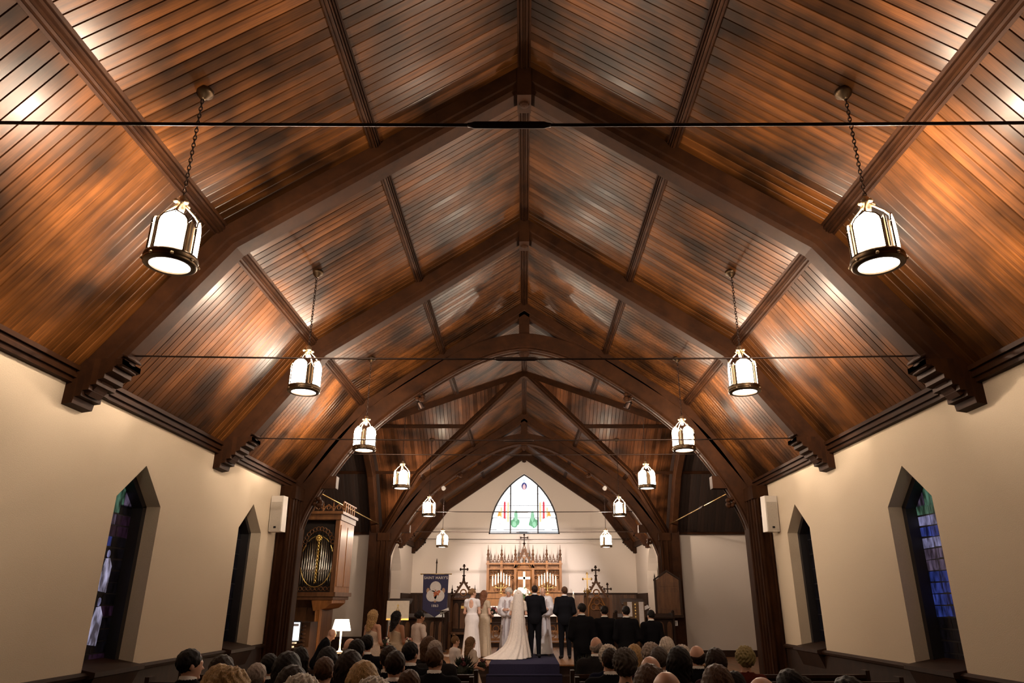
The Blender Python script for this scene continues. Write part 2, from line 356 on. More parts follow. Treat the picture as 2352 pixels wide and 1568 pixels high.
# back wall, transept walls, chancel walls
b = MB(); st = []
xs = [-HW - .45, -HW, -X_KNEE, 0, X_KNEE, HW, HW + .45]
for i in range(6): st.append((xs[i], xs[i + 1], 0, 0, roof_z(min(HW, abs(xs[i]))) + .1, roof_z(min(HW, abs(xs[i + 1]))) + .1))
wall_strips(b, st, -.3, ('y', YB)); struct(b.obj('wall_back', DARKW))
for sx, side in ((-1, 'left'), (1, 'right')):
    b = MB()
    wall_strips(b, [(sx * (HW + .0), sx * X_TR, 0, 0, Z_CORN + .2, Z_CORN + .2)], -.3, ('y', 15.4 - .0)); struct(b.obj('wall_transept_near_' + side, PLASTER_W))
    b = MB(); wall_strips(b, [(sx * (HW - .1), sx * X_TR, 0, 0, Z_CORN + .1, Z_CORN + .1)], .3, ('y', 25.6)); struct(b.obj('wall_transept_far_' + side, PLASTER_W))
    b = MB(); st = []; ys = [YC - HW, YC - X_KNEE, YC, YC + X_KNEE, YC + HW + .2]
    for i in range(4): st.append((ys[i], ys[i + 1], 0, 0, roof_z(min(HW, abs(ys[i] - YC))) + .1, roof_z(min(HW, abs(ys[i + 1] - YC))) + .1))
    wall_strips(b, st, sx * .3, ('x', sx * X_TR)); struct(b.obj('wall_transept_end_' + side, PLASTER_W))
    b = MB(); hh = .62 if sx < 0 else .20
    b.box(min(sx * (HW + .12), sx * X_TR), max(sx * (HW + .12), sx * X_TR), 25.55, 25.6, 0, hh); struct(b.obj('baseboard_transept_' + side, DARKW))
    b = MB(); b.box(min(sx * (HW - .05), sx * X_TR), max(sx * (HW - .05), sx * X_TR), 25.44, 25.6, Z_CORN - .08, Z_CORN + .12); struct(b.obj('trim_transept_' + side, BEAM))
    # chancel side wall with a pointed archway
    b = MB(); a0, a1, sp = 27.2, 29.9, 2.2; R = a1 - a0; st = [(25.9, a0, 0, 0, Z_CORN + .2, Z_CORN + .2)]
    n = 16
    def arch(u):
        d = abs(u - (a0 + a1) / 2)
        return sp + math.sqrt(max(0, R * R - (R / 2 + d) ** 2)) * .75
    for i in range(n):
        u0 = a0 + R * i / n; u1 = a0 + R * (i + 1) / n; st.append((u0, u1, arch(u0), arch(u1), Z_CORN + .2, Z_CORN + .2))
    st.append((a1, Y_EAST + .3, 0, 0, Z_CORN + .2, Z_CORN + .2))
    wall_strips(b, st, sx * .4, ('x', sx * HW)); struct(b.obj('wall_chancel_' + side, PLASTER_W))
    b = MB(); b.box(min(sx * (HW + .9), sx * (HW + 1)), max(sx * (HW + .9), sx * (HW + 1)), 26.6, 30.5, 0, Z_CORN); b.box(min(sx * (HW + .38), sx * (HW + .9)), max(sx * (HW + .38), sx * (HW + .9)), 26.6, 26.8, 0, Z_CORN); b.box(min(sx * (HW + .38), sx * (HW + .9)), max(sx * (HW + .38), sx * (HW + .9)), 30.3, 30.5, 0, Z_CORN); b.box(min(sx * (HW + .38), sx * (HW + 1)), max(sx * (HW + .38), sx * (HW + 1)), 26.6, 30.5, Z_CORN, Z_CORN + .1); struct(b.obj('wall_alcove_' + side, PLASTER_W))
    b = MB(); b.box(min(sx * (HW - .06), sx * HW), max(sx * (HW - .06), sx * HW), 25.9, a0, Z_SANC, 2.06); b.box(min(sx * (HW - .06), sx * HW), max(sx * (HW - .06), sx * HW), a1, Y_EAST, Z_SANC, 2.06)
    struct(b.obj('baseboard_chancel_' + side, DARKW))
    cn = MB(); cn.box(min(sx * HW, sx * (HW - .15)), max(sx * HW, sx * (HW - .15)), 25.9, Y_EAST, Z_CORN - .05, Z_CORN + .15); struct(cn.obj('trim_chancel_' + side, BEAM))
# east wall with the great pointed window
EW, ESILL = 1.62, 4.60; ER = 2 * EW
def earch(x): return ESILL + math.sqrt(max(0, ER * ER - (EW + abs(x)) ** 2)) * .975
b = MB(); st = []
for i in range(24):
    x0 = -EW + 2 * EW * i / 24; x1 = -EW + 2 * EW * (i + 1) / 24
    st.append((x0, x1, earch(x0), earch(x1), roof_z(x0) + .1, roof_z(x1) + .1)); st.append((x0, x1, 0, 0, ESILL, ESILL))
for s in (-1, 1):
    st.append((s * EW, s * X_KNEE, 0, 0, roof_z(EW) + .1, Z_KNEE + .1)); st.append((s * X_KNEE, s * (HW + .4), 0, 0, Z_KNEE + .1, Z_CORN))
wall_strips(b, st, .35, ('y', Y_EAST)); struct(b.obj('wall_far', PLASTER_W))
wn = empty('baseboard_far', (0, Y_EAST, 0)); struct(wn)
for i in range(62):
    x = -HW + .01 + i * .1613
    if abs(x + .08) < 1.5: continue
    b = MB(); b.box(x + .004, x + .157, -.045, 0, Z_SANC, 2.02); b.obj('plank', DARKW if x < 1 else wood('warm_panel', (.05, .020, .008), (.13, .055, .020), stretch=(10, 10, 1.5)), wn)
b = MB(); b.box(-HW, HW, -.09, 0, 2.02, 2.09); b.obj('cap_rail', DARKW, wn)

# great east window, each colour field a pane
win = empty('window_9', (0, Y_EAST + .16, ESILL)); struct(win, 'great pointed stained glass window above the altar')
EG = {'w': palette('east_white', (.90, .95, 1.0), 2.6), 'w2': palette('east_pearl', (.80, .86, .92), 1.4), 'g': palette('east_green', (.10, .34, .20), .75), 'g2': palette('east_leaf', (.22, .50, .36), .9),
      'o': palette('east_orange', (.85, .33, .06), .95), 'r': palette('east_red', (.55, .04, .07), .8), 'p': palette('east_peach', (.95, .55, .35), 1.0), 'b': palette('east_blue', (.05, .06, .22), .6), 's': palette('east_sky', (.55, .70, .85), .95), 'pk': palette('east_pink', (.80, .45, .50), 1.0)}
b = MB(); n = 24
for i in range(n):
    x0 = -EW + 2 * EW * i / n; x1 = -EW + 2 * EW * (i + 1) / n; z0, z1 = earch(x0) - ESILL, earch(x1) - ESILL
    k = .965
    b.prism([(x0, -.04, z0), (x1, -.04, z1), (x1 * k, -.04, max(0, z1 - .07)), (x0 * k, -.04, max(0, z0 - .07))], (0, .08, 0))
b.box(-EW, EW, -.04, .04, 0, .06); b.obj('window_frame', GL['lead'], win)
MX = .63
for s in (-1, 1):
    b = MB(); b.box(s * MX - .028, s * MX + .028, -.035, .035, 0, earch(MX) - ESILL - .03); b.obj('mullion', GL['lead'], win)
bars = [.06, .20, .74, 1.02, 1.29, 1.82, 2.72]
for z in bars[1:-1]:
    w = max([x for x in np.linspace(0, EW, 60) if earch(x) - ESILL > z + .02] + [0])
    b = MB(); b.box(-w, w, -.016, .016, z - .010, z + .010); b.obj('saddle_bar', GL['lead'], win)
def clip_pane(x0, x1, z0, z1, key, dy=0.0, nm='pane'):
    n = 6; m = MB()
    for i in range(n):
        u0 = x0 + (x1 - x0) * i / n; u1 = x0 + (x1 - x0) * (i + 1) / n
        t0 = min(z1, earch(u0) - ESILL - .05); t1 = min(z1, earch(u1) - ESILL - .05)
        if t0 <= z0 and t1 <= z0: continue
        m.prism([(u0, -.01 - dy, z0), (u1, -.01 - dy, z0), (u1, -.01 - dy, max(z0 + .002, t1)), (u0, -.01 - dy, max(z0 + .002, t0))], (0, .014, 0))
    if m.v: m.obj(nm, EG[key], win)
for r in range(len(bars) - 1):
    z0, z1 = bars[r] + .008, bars[r + 1] - .008
    for (x0, x1) in ((-EW + .05, -MX - .03), (-MX + .03, -.22), (-.215, .215), (.22, MX - .03), (MX + .03, EW - .05)):
        key = 'w' if (r > 1 or abs(x0 + x1) < .1) else 'w2'
        if r == 0: key = random.choice(['w2', 's', 'w'])
        clip_pane(x0, x1, z0, z1, key)
def blob(cx, cz, rx, rz, key, dy=.008, n=12, jit=.0):
    m = MB(); poly = []
    for i in range(n):
        a = 2 * PI * i / n; q = 1 + random.uniform(-jit, jit); poly.append((cx + rx * q * math.cos(a), -.02 - dy, cz + rz * q * math.sin(a)))
    m.prism(poly, (0, .008, 0)); m.obj('pane', EG[key], win)
for s in (-1, 1):
    blob(s * .41, .52, .20, .22, 'g', .010, 14, .18); blob(s * .38, .80, .09, .26, 'g2', .012, 12, .15); blob(s * .46, .45, .10, .12, 'g2', .016, 9, .2)
    for j, (xx, key, h) in enumerate(((.74, 'p', .78), (.90, 'r', .80), (1.06, 'p', .55))):
        m = MB(); x = s * xx; m.prism([(x - .045, -.03, .55), (x + .045, -.03, .55), (x + .045, -.03, .62 + h), (x, -.03, .70 + h), (x - .045, -.03, .62 + h)], (0, .008, 0)); m.obj('pane', EG[key], win)
    m = MB(); m.prism([(s * 1.06, -.035, .82), (s * 1.24, -.035, .80), (s * 1.18, -.035, 1.02), (s * 1.10, -.035, 1.02)], (0, .008, 0)); m.obj('pane', EG['o'], win)
    blob(s * 1.10, .46, .34, .30, 's', .018, 22); blob(s * 1.10, .46, .29, .26, 'w', .024, 22); blob(s * 1.10, .47, .06, .02, 'pk', .030, 8)
blob(0, 2.18, .13, .17, 'b', .012, 14); blob(0, 2.14, .07, .12, 'pk', .018, 12); blob(0, 2.42, .07, .07, 's', .014, 8, .2)
for k in range(5): blob(-.36 + k * .18, 2.28 - abs(k - 2) * .07, .05, .02, 's', .012, 7, .3)
blob(0, .30, .40, .08, 's', .012, 12, .1); blob(-.2, .36, .14, .06, 'w', .02, 9, .2)

# ================================================================== CEILING
ceil = empty('ceiling', (0, 0, 0)); struct(ceil, 'varnished tongue and groove wooden roof lining')
UP = (0.0, Z_RIDGE, X_KNEE, Z_KNEE); LO = (X_KNEE, Z_KNEE, HW, Z_CORN)
def board_mesh(L, w, name):
    m = MB(); e = .007; t = .018; y = w / 2
    # local x along the slope, y across, z out of the room; the bevelled face looks to -z
    prof = [(-y + .001, t), (-y + .001, e), (-y + e, 0), (y - e, 0), (y - .001, e), (y - .001, t)]
    m.prism([(0, p[0], p[1]) for p in prof], (L, 0, 0)); return m.mesh(name, CEIL)
BW = .1216
def slope_frame(seg, s, y):
    x0, z0, x1, z1 = seg; d = Vector((s * (x1 - x0), 0, z1 - z0)); L = d.length; d /= L
    yy = Vector((0, 1, 0)) * (1 if s < 0 else -1)
    n = d.cross(yy)
    if n.z < 0: yy = -yy; n = d.cross(yy)
    M = Matrix(((d.x, yy.x, n.x, s * x0), (d.y, yy.y, n.y, y), (d.z, yy.z, n.z, z0), (0, 0, 0, 1)))
    return M, L
me_up = board_mesh(slope_frame(UP, 1, 0)[1], BW, 'board_upper'); me_lo = board_mesh(slope_frame(LO, 1, 0)[1], BW, 'board_lower')
for (y0, y1) in ((T_Y[0] + .34, T_Y[1]), (T_Y[1] + .34, T_Y[2])):
    n = int(round((y1 - y0) / BW)); w = (y1 - y0) / n
    for i in range(n):
        for s in (-1, 1):
            for seg, me in ((UP, me_up), (LO, me_lo)):
                M, L = slope_frame(seg, s, y0 + (i + .5) * w)
                link('ceiling_board', me, ceil, M)
# the rest of the boarding (more than the first few hundred, too fine to pick apart) is joined
def field_boards(mb, y0, y1, s, clip, cross=False, xr=None):
    n = max(1, int(round((y1 - y0) / BW))); w = (y1 - y0) / n
    for i in range(n):
        y = y0 + (i + .5) * w; lim = clip(y)
        for (x0, z0, x1, z1) in (UP, LO):
            a, c = x0, min(x1, lim)
            if c <= a + .02: continue
            za = z0; zc = z0 + (z1 - z0) * (c - x0) / (x1 - x0)
            d = Vector((s * (c - a), 0, zc - za)); nrm = Vector((s * (z0 - z1), 0, (x1 - x0))).normalized()
            e = .007; h = w / 2; t = .018
            prof = [(-h + .001, t), (-h + .001, e), (-h + e, 0), (h - e, 0), (h - .001, e), (h - .001, t)]
            poly = []
            for (p, q) in prof:
                P = Vector((s * a, y + p, za)) + nrm * q
                poly.append(P)
            if cross:
                poly = [Vector((P.y, YC + P.x, P.z)) for P in poly]; d = Vector((0, d.x, d.z))
            mb.prism(poly, d)
b = MB()
for s in (-1, 1):
    field_boards(b, YB, T_Y[0], s, lambda y: 9); field_boards(b, T_Y[2] + .34, Y_ARCH, s, lambda y: 9)
    field_boards(b, Y_ARCH + .35, YC, s, lambda y: YC - y); field_boards(b, YC, Y_CH, s, lambda y: y - YC); field_boards(b, Y_CH + .35, Y_EAST, s, lambda y: 9)
o = b.obj('board_field', CEIL, ceil); o['kind'] = 'stuff'
b = MB()
for s in (-1, 1):
    for q in (-1, 1):
        field_boards(b, 0.05, HW, s, (lambda x: x), True) if q > 0 else field_boards(b, -HW, -.05, s, (lambda x: -x), True)
o = b.obj('crossing_board_field', CEIL_T, ceil); o['kind'] = 'stuff'
b = MB()
for s in (-1, 1):
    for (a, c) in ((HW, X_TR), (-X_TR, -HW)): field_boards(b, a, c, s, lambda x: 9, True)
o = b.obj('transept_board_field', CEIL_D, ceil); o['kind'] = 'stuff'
# dark backing above the boards
b = MB()
def shell(mb, y0, y1, cross=False, lim=None):
    for s in (-1, 1):
        for (x0, z0, x1, z1) in (UP, LO):
            vs = [(s * x0, y0, z0 + .04), (s * (x1 + (.5 if x1 == HW else 0)), y0, z1 + .04 - (.67 if x1 == HW else 0) * .0), (s * (x1 + (.5 if x1 == HW else 0)), y1, z1 + .04), (s * x0, y1, z0 + .04)]
            mb.prism(vs, (0, 0, .03))
shell(b, YB - .3, Y_ARCH + .2); shell(b, Y_CH + .2, Y_EAST + .3)
b.obj('roof_backing', GROOVE, ceil)
b = MB()
b.box(-X_TR - .3, X_TR + .3, YC - HW - .3, YC + HW + .3, Z_RIDGE + .3, Z_RIDGE + .4)
for s in (-1, 1):
    for (x0, z0, x1, z1) in (UP, LO):                       # crossing slopes, cut along the valleys
        b.prism([(s * x0, YC - x0, z0 + .04), (s * x1, YC - x1, z1 + .04), (s * x0, YC - HW - .1, z0 + .04)] if x1 != HW else [(s * x0, YC - x0, z0 + .04), (s * x1, YC - x1, z1 + .04), (s * x1, YC - HW - .1, z1 + .04), (s * x0, YC - HW - .1, z0 + .04)], (0, 0, .02))
        for q in (-1, 1):
            b.prism([(s * x0, YC + q * x0, z0 + .04), (s * x1, YC + q * x1, z1 + .04), (s * x1, YC + q * (HW + .1), z1 + .04), (s * x0, YC + q * (HW + .1), z0 + .04)], (0, 0, .02))
            b.prism([(s * x0, YC + q * x0, z0 + .04), (s * x1, YC + q * x1, z1 + .04), (s * X_TR, YC + q * x1, z1 + .04), (s * X_TR, YC + q * x0, z0 + .04)], (0, 0, .02))
b.obj('crossing_backing', GROOVE, ceil)
# ridge, middle and knee battens: reeded mouldings along the bays
def batten(x, y0, y1, parent, s=1, wide=.085, cross=False):
    """reeded strip lying on the slope at |X| = x"""
    segs = []
    z = roof_z(x)
    if x == 0: d = Vector((1, 0, 0)); n = Vector((0, 0, -1)); z -= .035
    elif x == X_KNEE:
        d = Vector((s * 1.0, 0, -.98)).normalized(); n = Vector((-s * .98, 0, -1)).normalized()
    else:
        d = Vector((s * X_KNEE, 0, Z_KNEE - Z_RIDGE)).normalized(); n = Vector((-s * (Z_RIDGE - Z_KNEE), 0, -X_KNEE)).normalized()
    c = Vector((s * x, 0, z)); m = MB()
    prof = [(-wide, -.03), (-wide, .022), (-wide * .72, .022), (-wide * .66, .012), (-wide * .5, .040), (-wide * .28, .048), (-wide * .2, .034), (0, .056),
            (wide * .2, .034), (wide * .28, .048), (wide * .5, .040), (wide * .66, .012), (wide * .72, .022), (wide, .022), (wide, -.03)]
    poly = [c + d * p + n * q + Vector((0, y0, 0)) for p, q in prof]; v = Vector((0, y1 - y0, 0))
    if cross: poly = [Vector((P.y, YC + P.x, P.z)) for P in poly]; v = Vector((y1 - y0, 0, 0))
    m.prism(poly, v); return m.obj('batten', BEAM, parent)
for (y0, y1) in ((YB, T_Y[0]), (T_Y[0] + .34, T_Y[1]), (T_Y[1] + .34, T_Y[2]), (T_Y[2] + .34, Y_ARCH), (Y_CH + .35, 29.0), (29.3, Y_EAST)):
    batten(0, y0, y1, ceil)
    for s in (-1, 1): batten(X_MID, y0, y1, ceil, s, .075); batten(X_KNEE, y0, y1, ceil, s, .10)
batten(0, Y_ARCH + .35, Y_CH, ceil); batten(0, -X_TR, -.1, ceil, cross=True); batten(0, .1, X_TR, ceil, cross=True)
for s in (-1, 1):
    batten(X_MID, Y_ARCH + .35, YC - X_MID, ceil, s, .075); batten(X_MID, YC + X_MID, Y_CH, ceil, s, .075)
    batten(X_KNEE, Y_ARCH + .35, YC - X_KNEE, ceil, s, .08); batten(X_KNEE, YC + X_KNEE, Y_CH, ceil, s, .08)
    for q in (-1, 1):
        batten(X_MID, X_MID if q > 0 else -X_TR, X_TR if q > 0 else -X_MID, ceil, s, .075, cross=True)
        batten(X_KNEE, X_KNEE if q > 0 else -X_TR, X_TR if q > 0 else -X_KNEE, ceil, s, .06, cross=True)
# valley beams of the crossing
for s in (-1, 1):
    for q in (-1, 1):
        p = [Vector((0, YC, Z_RIDGE)), Vector((s * X_KNEE, YC + q * X_KNEE, Z_KNEE)), Vector((s * HW, YC + q * HW, Z_CORN))]
        m = MB()
        for a, c in ((p[0], p[1]), (p[1], p[2])):
            d = (c - a).normalized(); u = d.cross(Vector((0, 0, 1))).normalized(); n = u.cross(d)
            if n.z > 0: n = -n
            for (w, t) in ((.11, .06), (.06, .12)):
                m.prism([a + u * w - n * .06, a + u * w + n * t, a - u * w + n * t, a - u * w - n * .06], c - a)
        m.obj('valley_beam', BEAM, ceil)

# ================================================================== TRUSSES
def rafter(mb, a, c, y0, y1, depth, cross=False, m0=None, m1=None):
    """beam under the slope from a=(x,z) to c=(x,z), moulded lower edges, between y0 and y1; m0 and m1 are the mitre directions of its ends"""
    d = Vector((c[0] - a[0], 0, c[1] - a[1])); n = Vector((d.z, 0, -d.x)).normalized()
    if n.z > 0: n = -n
    A = Vector((a[0], 0, a[1])); C_ = Vector((c[0], 0, c[1])); ym = (y0 + y1) / 2; h = (y1 - y0) / 2
    def mit(v): v = n if v is None else Vector((v[0], 0, v[1])); return v / v.dot(n)
    prof = [(-h, -.02), (-h, depth * .55), (-h + .02, depth * .60), (-h + .02, depth * .84), (-h + .06, depth), (h - .06, depth), (h - .02, depth * .84), (h - .02, depth * .60), (h, depth * .55), (h, -.02)]
    P0 = [A + mit(m0) * q + Vector((0, ym + p, 0)) for p, q in prof]; P1 = [C_ + mit(m1) * q + Vector((0, ym + p, 0)) for p, q in prof]
    if cross: P0, P1 = ([Vector((P.y, YC + P.x, P.z)) for P in Q] for Q in (P0, P1))
    k = len(prof); fs = [tuple(range(k)), tuple(range(k, 2 * k))[::-1]] + [(i, k + i, k + (i + 1) % k, (i + 1) % k) for i in range(k)]
    if (a[0] + c[0] > 0) == cross: fs = [f[::-1] for f in fs]
    mb.add(P0 + P1, fs)
def knee_mitre(s):
    n1 = Vector((-(Z_RIDGE - Z_KNEE), -X_KNEE)).normalized(); n2 = Vector((-(Z_KNEE - Z_CORN), -(HW - X_KNEE))).normalized(); v = n1 + n2; return (s * v.x, v.y)
def corbel_mesh(s):
    m = MB(); w = HW
    steps = [(w + .02, Z_CORN + .22), (w - .56, Z_CORN + .22), (w - .57, Z_CORN + .16), (w - .48, Z_CORN + .13), (w - .48, Z_CORN + .08), (w - .40, Z_CORN + .05), (w - .40, Z_CORN + .0),
             (w - .33, Z_CORN - .02), (w - .33, Z_CORN - .07), (w - .26, Z_CORN - .08), (w - .26, Z_CORN - .13), (w - .19, Z_CORN - .14), (w - .19, Z_CORN - .20), (w - .12, Z_CORN - .21), (w - .11, Z_CORN - .28), (w + .02, Z_CORN - .30)]
    return [(s * x, z) for x, z in steps]
def concave_prism(mb, pts2, y0, y1):
    """stepped profile split into upright strips so that it stays convex"""
    outer = pts2[0][0]; top = pts2[0][1]
    lower = pts2[1:]
    for i in range(1, len(lower)):
        (xa, za), (xb, zb) = lower[i - 1], lower[i]
        if abs(xb - xa) < 1e-4 or abs(top - za) + abs(top - zb) < .02: continue
        mb.prism([(xa, y0, za), (xb, y0, zb), (xb, y0, top), (xa, y0, top)], (0, y1 - y0, 0))
TRUSS_LABEL = ['roof truss just overhead above the nearest tie rod', 'dark nave roof truss nearest in view, between the two front pairs of lanterns', 'nave roof truss between the second and third pairs of lanterns',
               'chancel roof truss halfway between chancel arch and east wall', 'roof truss set against the east wall gable']
def truss(y0, label, depth=.30, wid=.34, corbels=True):
    t = empty('roof_truss', (0, y0, Z_CORN)); tag(t, label, 'roof truss', 'carved roof trusses', 'structure')
    inv = Matrix.Translation((0, -y0, -Z_CORN))
    def fin(m, nm): m.v = [tuple(inv @ Vector(p)) for p in m.v]; return m.obj(nm, BEAM, t)
    for s in (-1, 1):
        m = MB(); rafter(m, (0, Z_RIDGE), (s * X_KNEE, Z_KNEE), y0, y0 + wid, depth, m0=(0, -1), m1=knee_mitre(s)); fin(m, 'upper_rafter')
        m = MB(); rafter(m, (s * X_KNEE, Z_KNEE), (s * (HW + .02), Z_CORN), y0, y0 + wid, depth, m0=knee_mitre(s)); fin(m, 'lower_rafter')
        if corbels:
            m = MB(); concave_prism(m, corbel_mesh(s), y0 - .02, y0 + wid + .02); fin(m, 'corbel')
            m = MB()
            for k in range(3):
                m.ball((s * (HW - .52 - .02 * k), y0 + wid / 2, Z_CORN + .15 + .06 * k), (.035, wid / 2 + .04, .024))
            fin(m, 'carved_roll')
    m = MB(); m.box(-.09, .09, y0 - .01, y0 + wid + .01, Z_RIDGE - .50, Z_RIDGE + .02); m.ball((0, y0 + wid / 2, Z_RIDGE - .50), (.07, .07, .05)); fin(m, 'ridge_post')
    return t
for y, l in zip(T_Y + [28.9, 32.25], TRUSS_LABEL): truss(y, l)

INNER = [(0, 5.45), (.5, 5.38), (1.0, 5.21), (1.5, 4.96), (2.02, 4.64), (2.75, 4.13), (3.43, 3.54), (3.85, 3.08), (4.2, 2.57), (4.48, 2.10), (4.68, 1.66), (4.80, 1.20), (4.86, .76), (4.9, .0)]
def smooth_pts(P, n=4):
    out = []
    for i in range(len(P) - 1):
        p0 = P[max(0, i - 1)]; p1 = P[i]; p2 = P[i + 1]; p3 = P[min(len(P) - 1, i + 2)]
        if i == 0: p0 = (-P[1][0], P[1][1])
        for k in range(n):
            t = k / n
            out.append(tuple(.5 * ((2 * p1[j]) + (-p0[j] + p2[j]) * t + (2 * p0[j] - 5 * p1[j] + 4 * p2[j] - p3[j]) * t * t + (-p0[j] + 3 * p1[j] - 3 * p2[j] + p3[j]) * t ** 3) for j in (0, 1)))
    out.append(P[-1]); return out
CURVE = smooth_pts(INNER, 3)
def arch_truss(y0, label, name='arch_truss', pier_front=.55):
    t = empty(name, (0, y0, 0)); tag(t, label, 'arch truss', 'crossing arch trusses', 'structure')
    wid = .35
    for s in (-1, 1):
        m = MB(); rafter(m, (0, Z_RIDGE), (s * X_KNEE, Z_KNEE), 0, wid, .30, m0=(0, -1), m1=knee_mitre(s)); m.obj('upper_rafter', BEAM, t)
        m = MB(); rafter(m, (s * X_KNEE, Z_KNEE), (s * HW, Z_CORN), 0, wid, .30, m0=knee_mitre(s)); m.obj('lower_rafter', BEAM, t)
        # curved rib: moulded section swept along the arch
        pts = [Vector((s * x, 0, z + CAM_Z)) for x, z in CURVE]
        prof = [(0.04, 0.0), (0.0, .05), (0.0, .10), (-.03, .13), (-.03, .22), (0, .25), (0, .31), (.04, wid), (.36, wid), (.36, 0.0)]
        vs = []; fs = []; k = len(prof)
        for i, p in enumerate(pts):
            d = (pts[min(i + 1, len(pts) - 1)] - pts[max(i - 1, 0)]).normalized(); n = Vector((d.z, 0, -d.x))
            if i == 0: n = Vector((0, 0, 1))
            elif n.z < 0 and i < len(pts) * .6 or (n.x * s < 0): n = -n
            for (q, y) in prof: vs.append(p + n * q + Vector((0, y, 0)))
        for i in range(len(pts) - 1):
            for j in range(k):
                f = (i * k + j, i * k + (j + 1) % k, (i + 1) * k + (j + 1) % k, (i + 1) * k + j); fs.append(f if s > 0 else f[::-1])
        fs += [tuple(range(k)), tuple(range((len(pts) - 1) * k, len(pts) * k))[::-1]]
        m = MB(); m.add(vs, fs); m.obj('arch_rib', BEAM, t)
        # two light bead mouldings along the rib
        for yy in (.03, wid - .03):
            m = MB(); m.tube([Vector((p.x, yy, p.z)) + Vector((-s * .012, 0, -.012)) for p in pts], .022, 6); m.obj('bead', BEAM, t)
        # pier
        m = MB(); px0, px1 = HW - .28, HW + .10
        m.box(min(s * px0, s * px1), max(s * px0, s * px1), -pier_front, wid, 0, 3.9)
        m.box(min(s * (px0 - .04), s * px1), max(s * (px0 - .04), s * px1), -pier_front - .04, wid + .04, 3.72, 3.98)
        m.box(min(s * (px0 - .05), s * px1), max(s * (px0 - .05), s * px1), -pier_front - .05, wid + .05, 0, .35)
        m.obj('pier', PIER, t)
        for (yy, xx) in ((-pier_front - .010, px0 + .06), (-pier_front - .010, px0 + .24), (-pier_front + .12, px0 - .005), (-pier_front + .30, px0 - .005), (-pier_front + .48, px0 - .005)):
            m = MB(); m.tube([(s * xx, yy, .35), (s * xx, yy, 3.72)], .032, 8); m.obj('shaft', PIER, t)
        # hammer strut between pier head and rib, carved bosses
        m = MB(); m.box(min(s * 4.05, s * 4.9), max(s * 4.05, s * 4.9), .06, .28, 4.02, 4.28); m.obj('strut', BEAM, t)
        for (bx, bz) in ((2.36, 4.40), (4.44, 2.05)):
            m = MB(); c = Vector((s * bx, wid / 2, bz + CAM_Z))
            for k in range(5): a = 2 * PI * k / 5; m.ball((c.x + .07 * math.cos(a), c.y, c.z - .06 + .07 * math.sin(a)), (.055, .09, .05))
            m.ball((c.x - s * .05, c.y, c.z - .12), .07); m.obj('carved_boss', BEAM, t, True)
    m = MB(); m.box(-.12, .12, .02, wid - .02, 5.38 + CAM_Z, Z_RIDGE); m.lathe([(.03, -.12), (.08, -.06), (.11, 0), (.13, .05)], 8, (0, wid / 2, 5.32 + CAM_Z)); m.obj('king_post', BEAM, t)
    return t
arch_truss(Y_ARCH, 'great curved wooden arch where the nave meets the crossing')
arch_truss(Y_CH, 'smaller-looking curved wooden arch in front of the chancel', pier_front=.25)
# transept trusses following the cross roof beside the crossing
for s, nm in ((-1, 'organ'), (1, 'hymn board')):
    t = empty('transept_truss', (s * 5.25, YC, 0)); tag(t, 'truss of the transept roof on the %s side' % nm, 'roof truss', 'transept trusses', 'structure')
    for q in (-1, 1):
        for (a, c, nm2) in (((0, Z_RIDGE), (q * X_KNEE, Z_KNEE), 'upper_rafter'), ((q * X_KNEE, Z_KNEE), (q * HW, Z_CORN), 'lower_rafter')):
            m = MB(); rafter(m, a, c, -.15, .15, .26, True, m0=(0, -1) if a[0] == 0 else knee_mitre(q), m1=knee_mitre(q) if a[0] == 0 else None); m.v = [(p[0], p[1] - YC, p[2]) for p in m.v]; m.obj(nm2, BEAM, t)
        m = MB(); m.box(-.16, .16, min(q * (HW - .28), q * (HW + .1)), max(q * (HW - .28), q * (HW + .1)), 0, Z_CORN + .1); m.obj('post', BEAM, t)

# tie rods
def tie_rod(y, z, hw, label, tb=True, r=.0105, tbx=-.09, sag=.04):
    t = empty('tie_rod', (0, y, z)); tag(t, label, 'tie rod', 'iron tie rods')
    for s in (-1, 1):
        m = MB(); n = 10; m.tube([(tbx * (1 - i / n) + s * hw * (i / n), 0, sag * (i / n) ** 2) for i in range(n + 1)], r, 8); m.obj('rod', IRON, t, True)
        m = MB(); m.ring((s * hw, 0, sag), .045, .014, 12, 6, 'y'); m.obj('end_eye', IRON, t, True)
    if tb:
        m = MB(); m.tube([(tbx - .25, 0, 0), (tbx - .23, 0, 0), (tbx - .21, 0, 0), (tbx + .21, 0, 0), (tbx + .23, 0, 0), (tbx + .25, 0, 0)], [.014, .016, .023, .023, .016, .014], 10); m.obj('turnbuckle', IRON, t, True)
    return t
tie_rod(T_Y[0] + .17, 4.43, 4.72, 'iron tie rod crossing the whole picture near the top, with a thick turnbuckle', tbx=-.09)
tie_rod(T_Y[1] + .17, 4.32, 4.62, 'iron tie rod of the nearest truss in view, between the second lanterns')
tie_rod(T_Y[2] + .17, 4.24, 4.62, 'iron tie rod of the second truss, above the third lanterns', r=.0105)
tie_rod(Y_ARCH + .17, 4.76, 3.98, 'iron tie rod spanning the great nave arch', r=.0105, sag=.02)
tie_rod(Y_CH + .17, 4.74, 3.98, 'iron tie rod spanning the chancel arch across the east window', r=.014, sag=.02)
tie_rod(29.07, 4.36, 4.62, 'iron tie rod of the chancel truss below the east window sill', r=.014, sag=.02)
tie_rod(32.1, 4.32, 4.6, 'lowest pale tie rod close to the east wall', r=.012, tb=False, sag=.02)
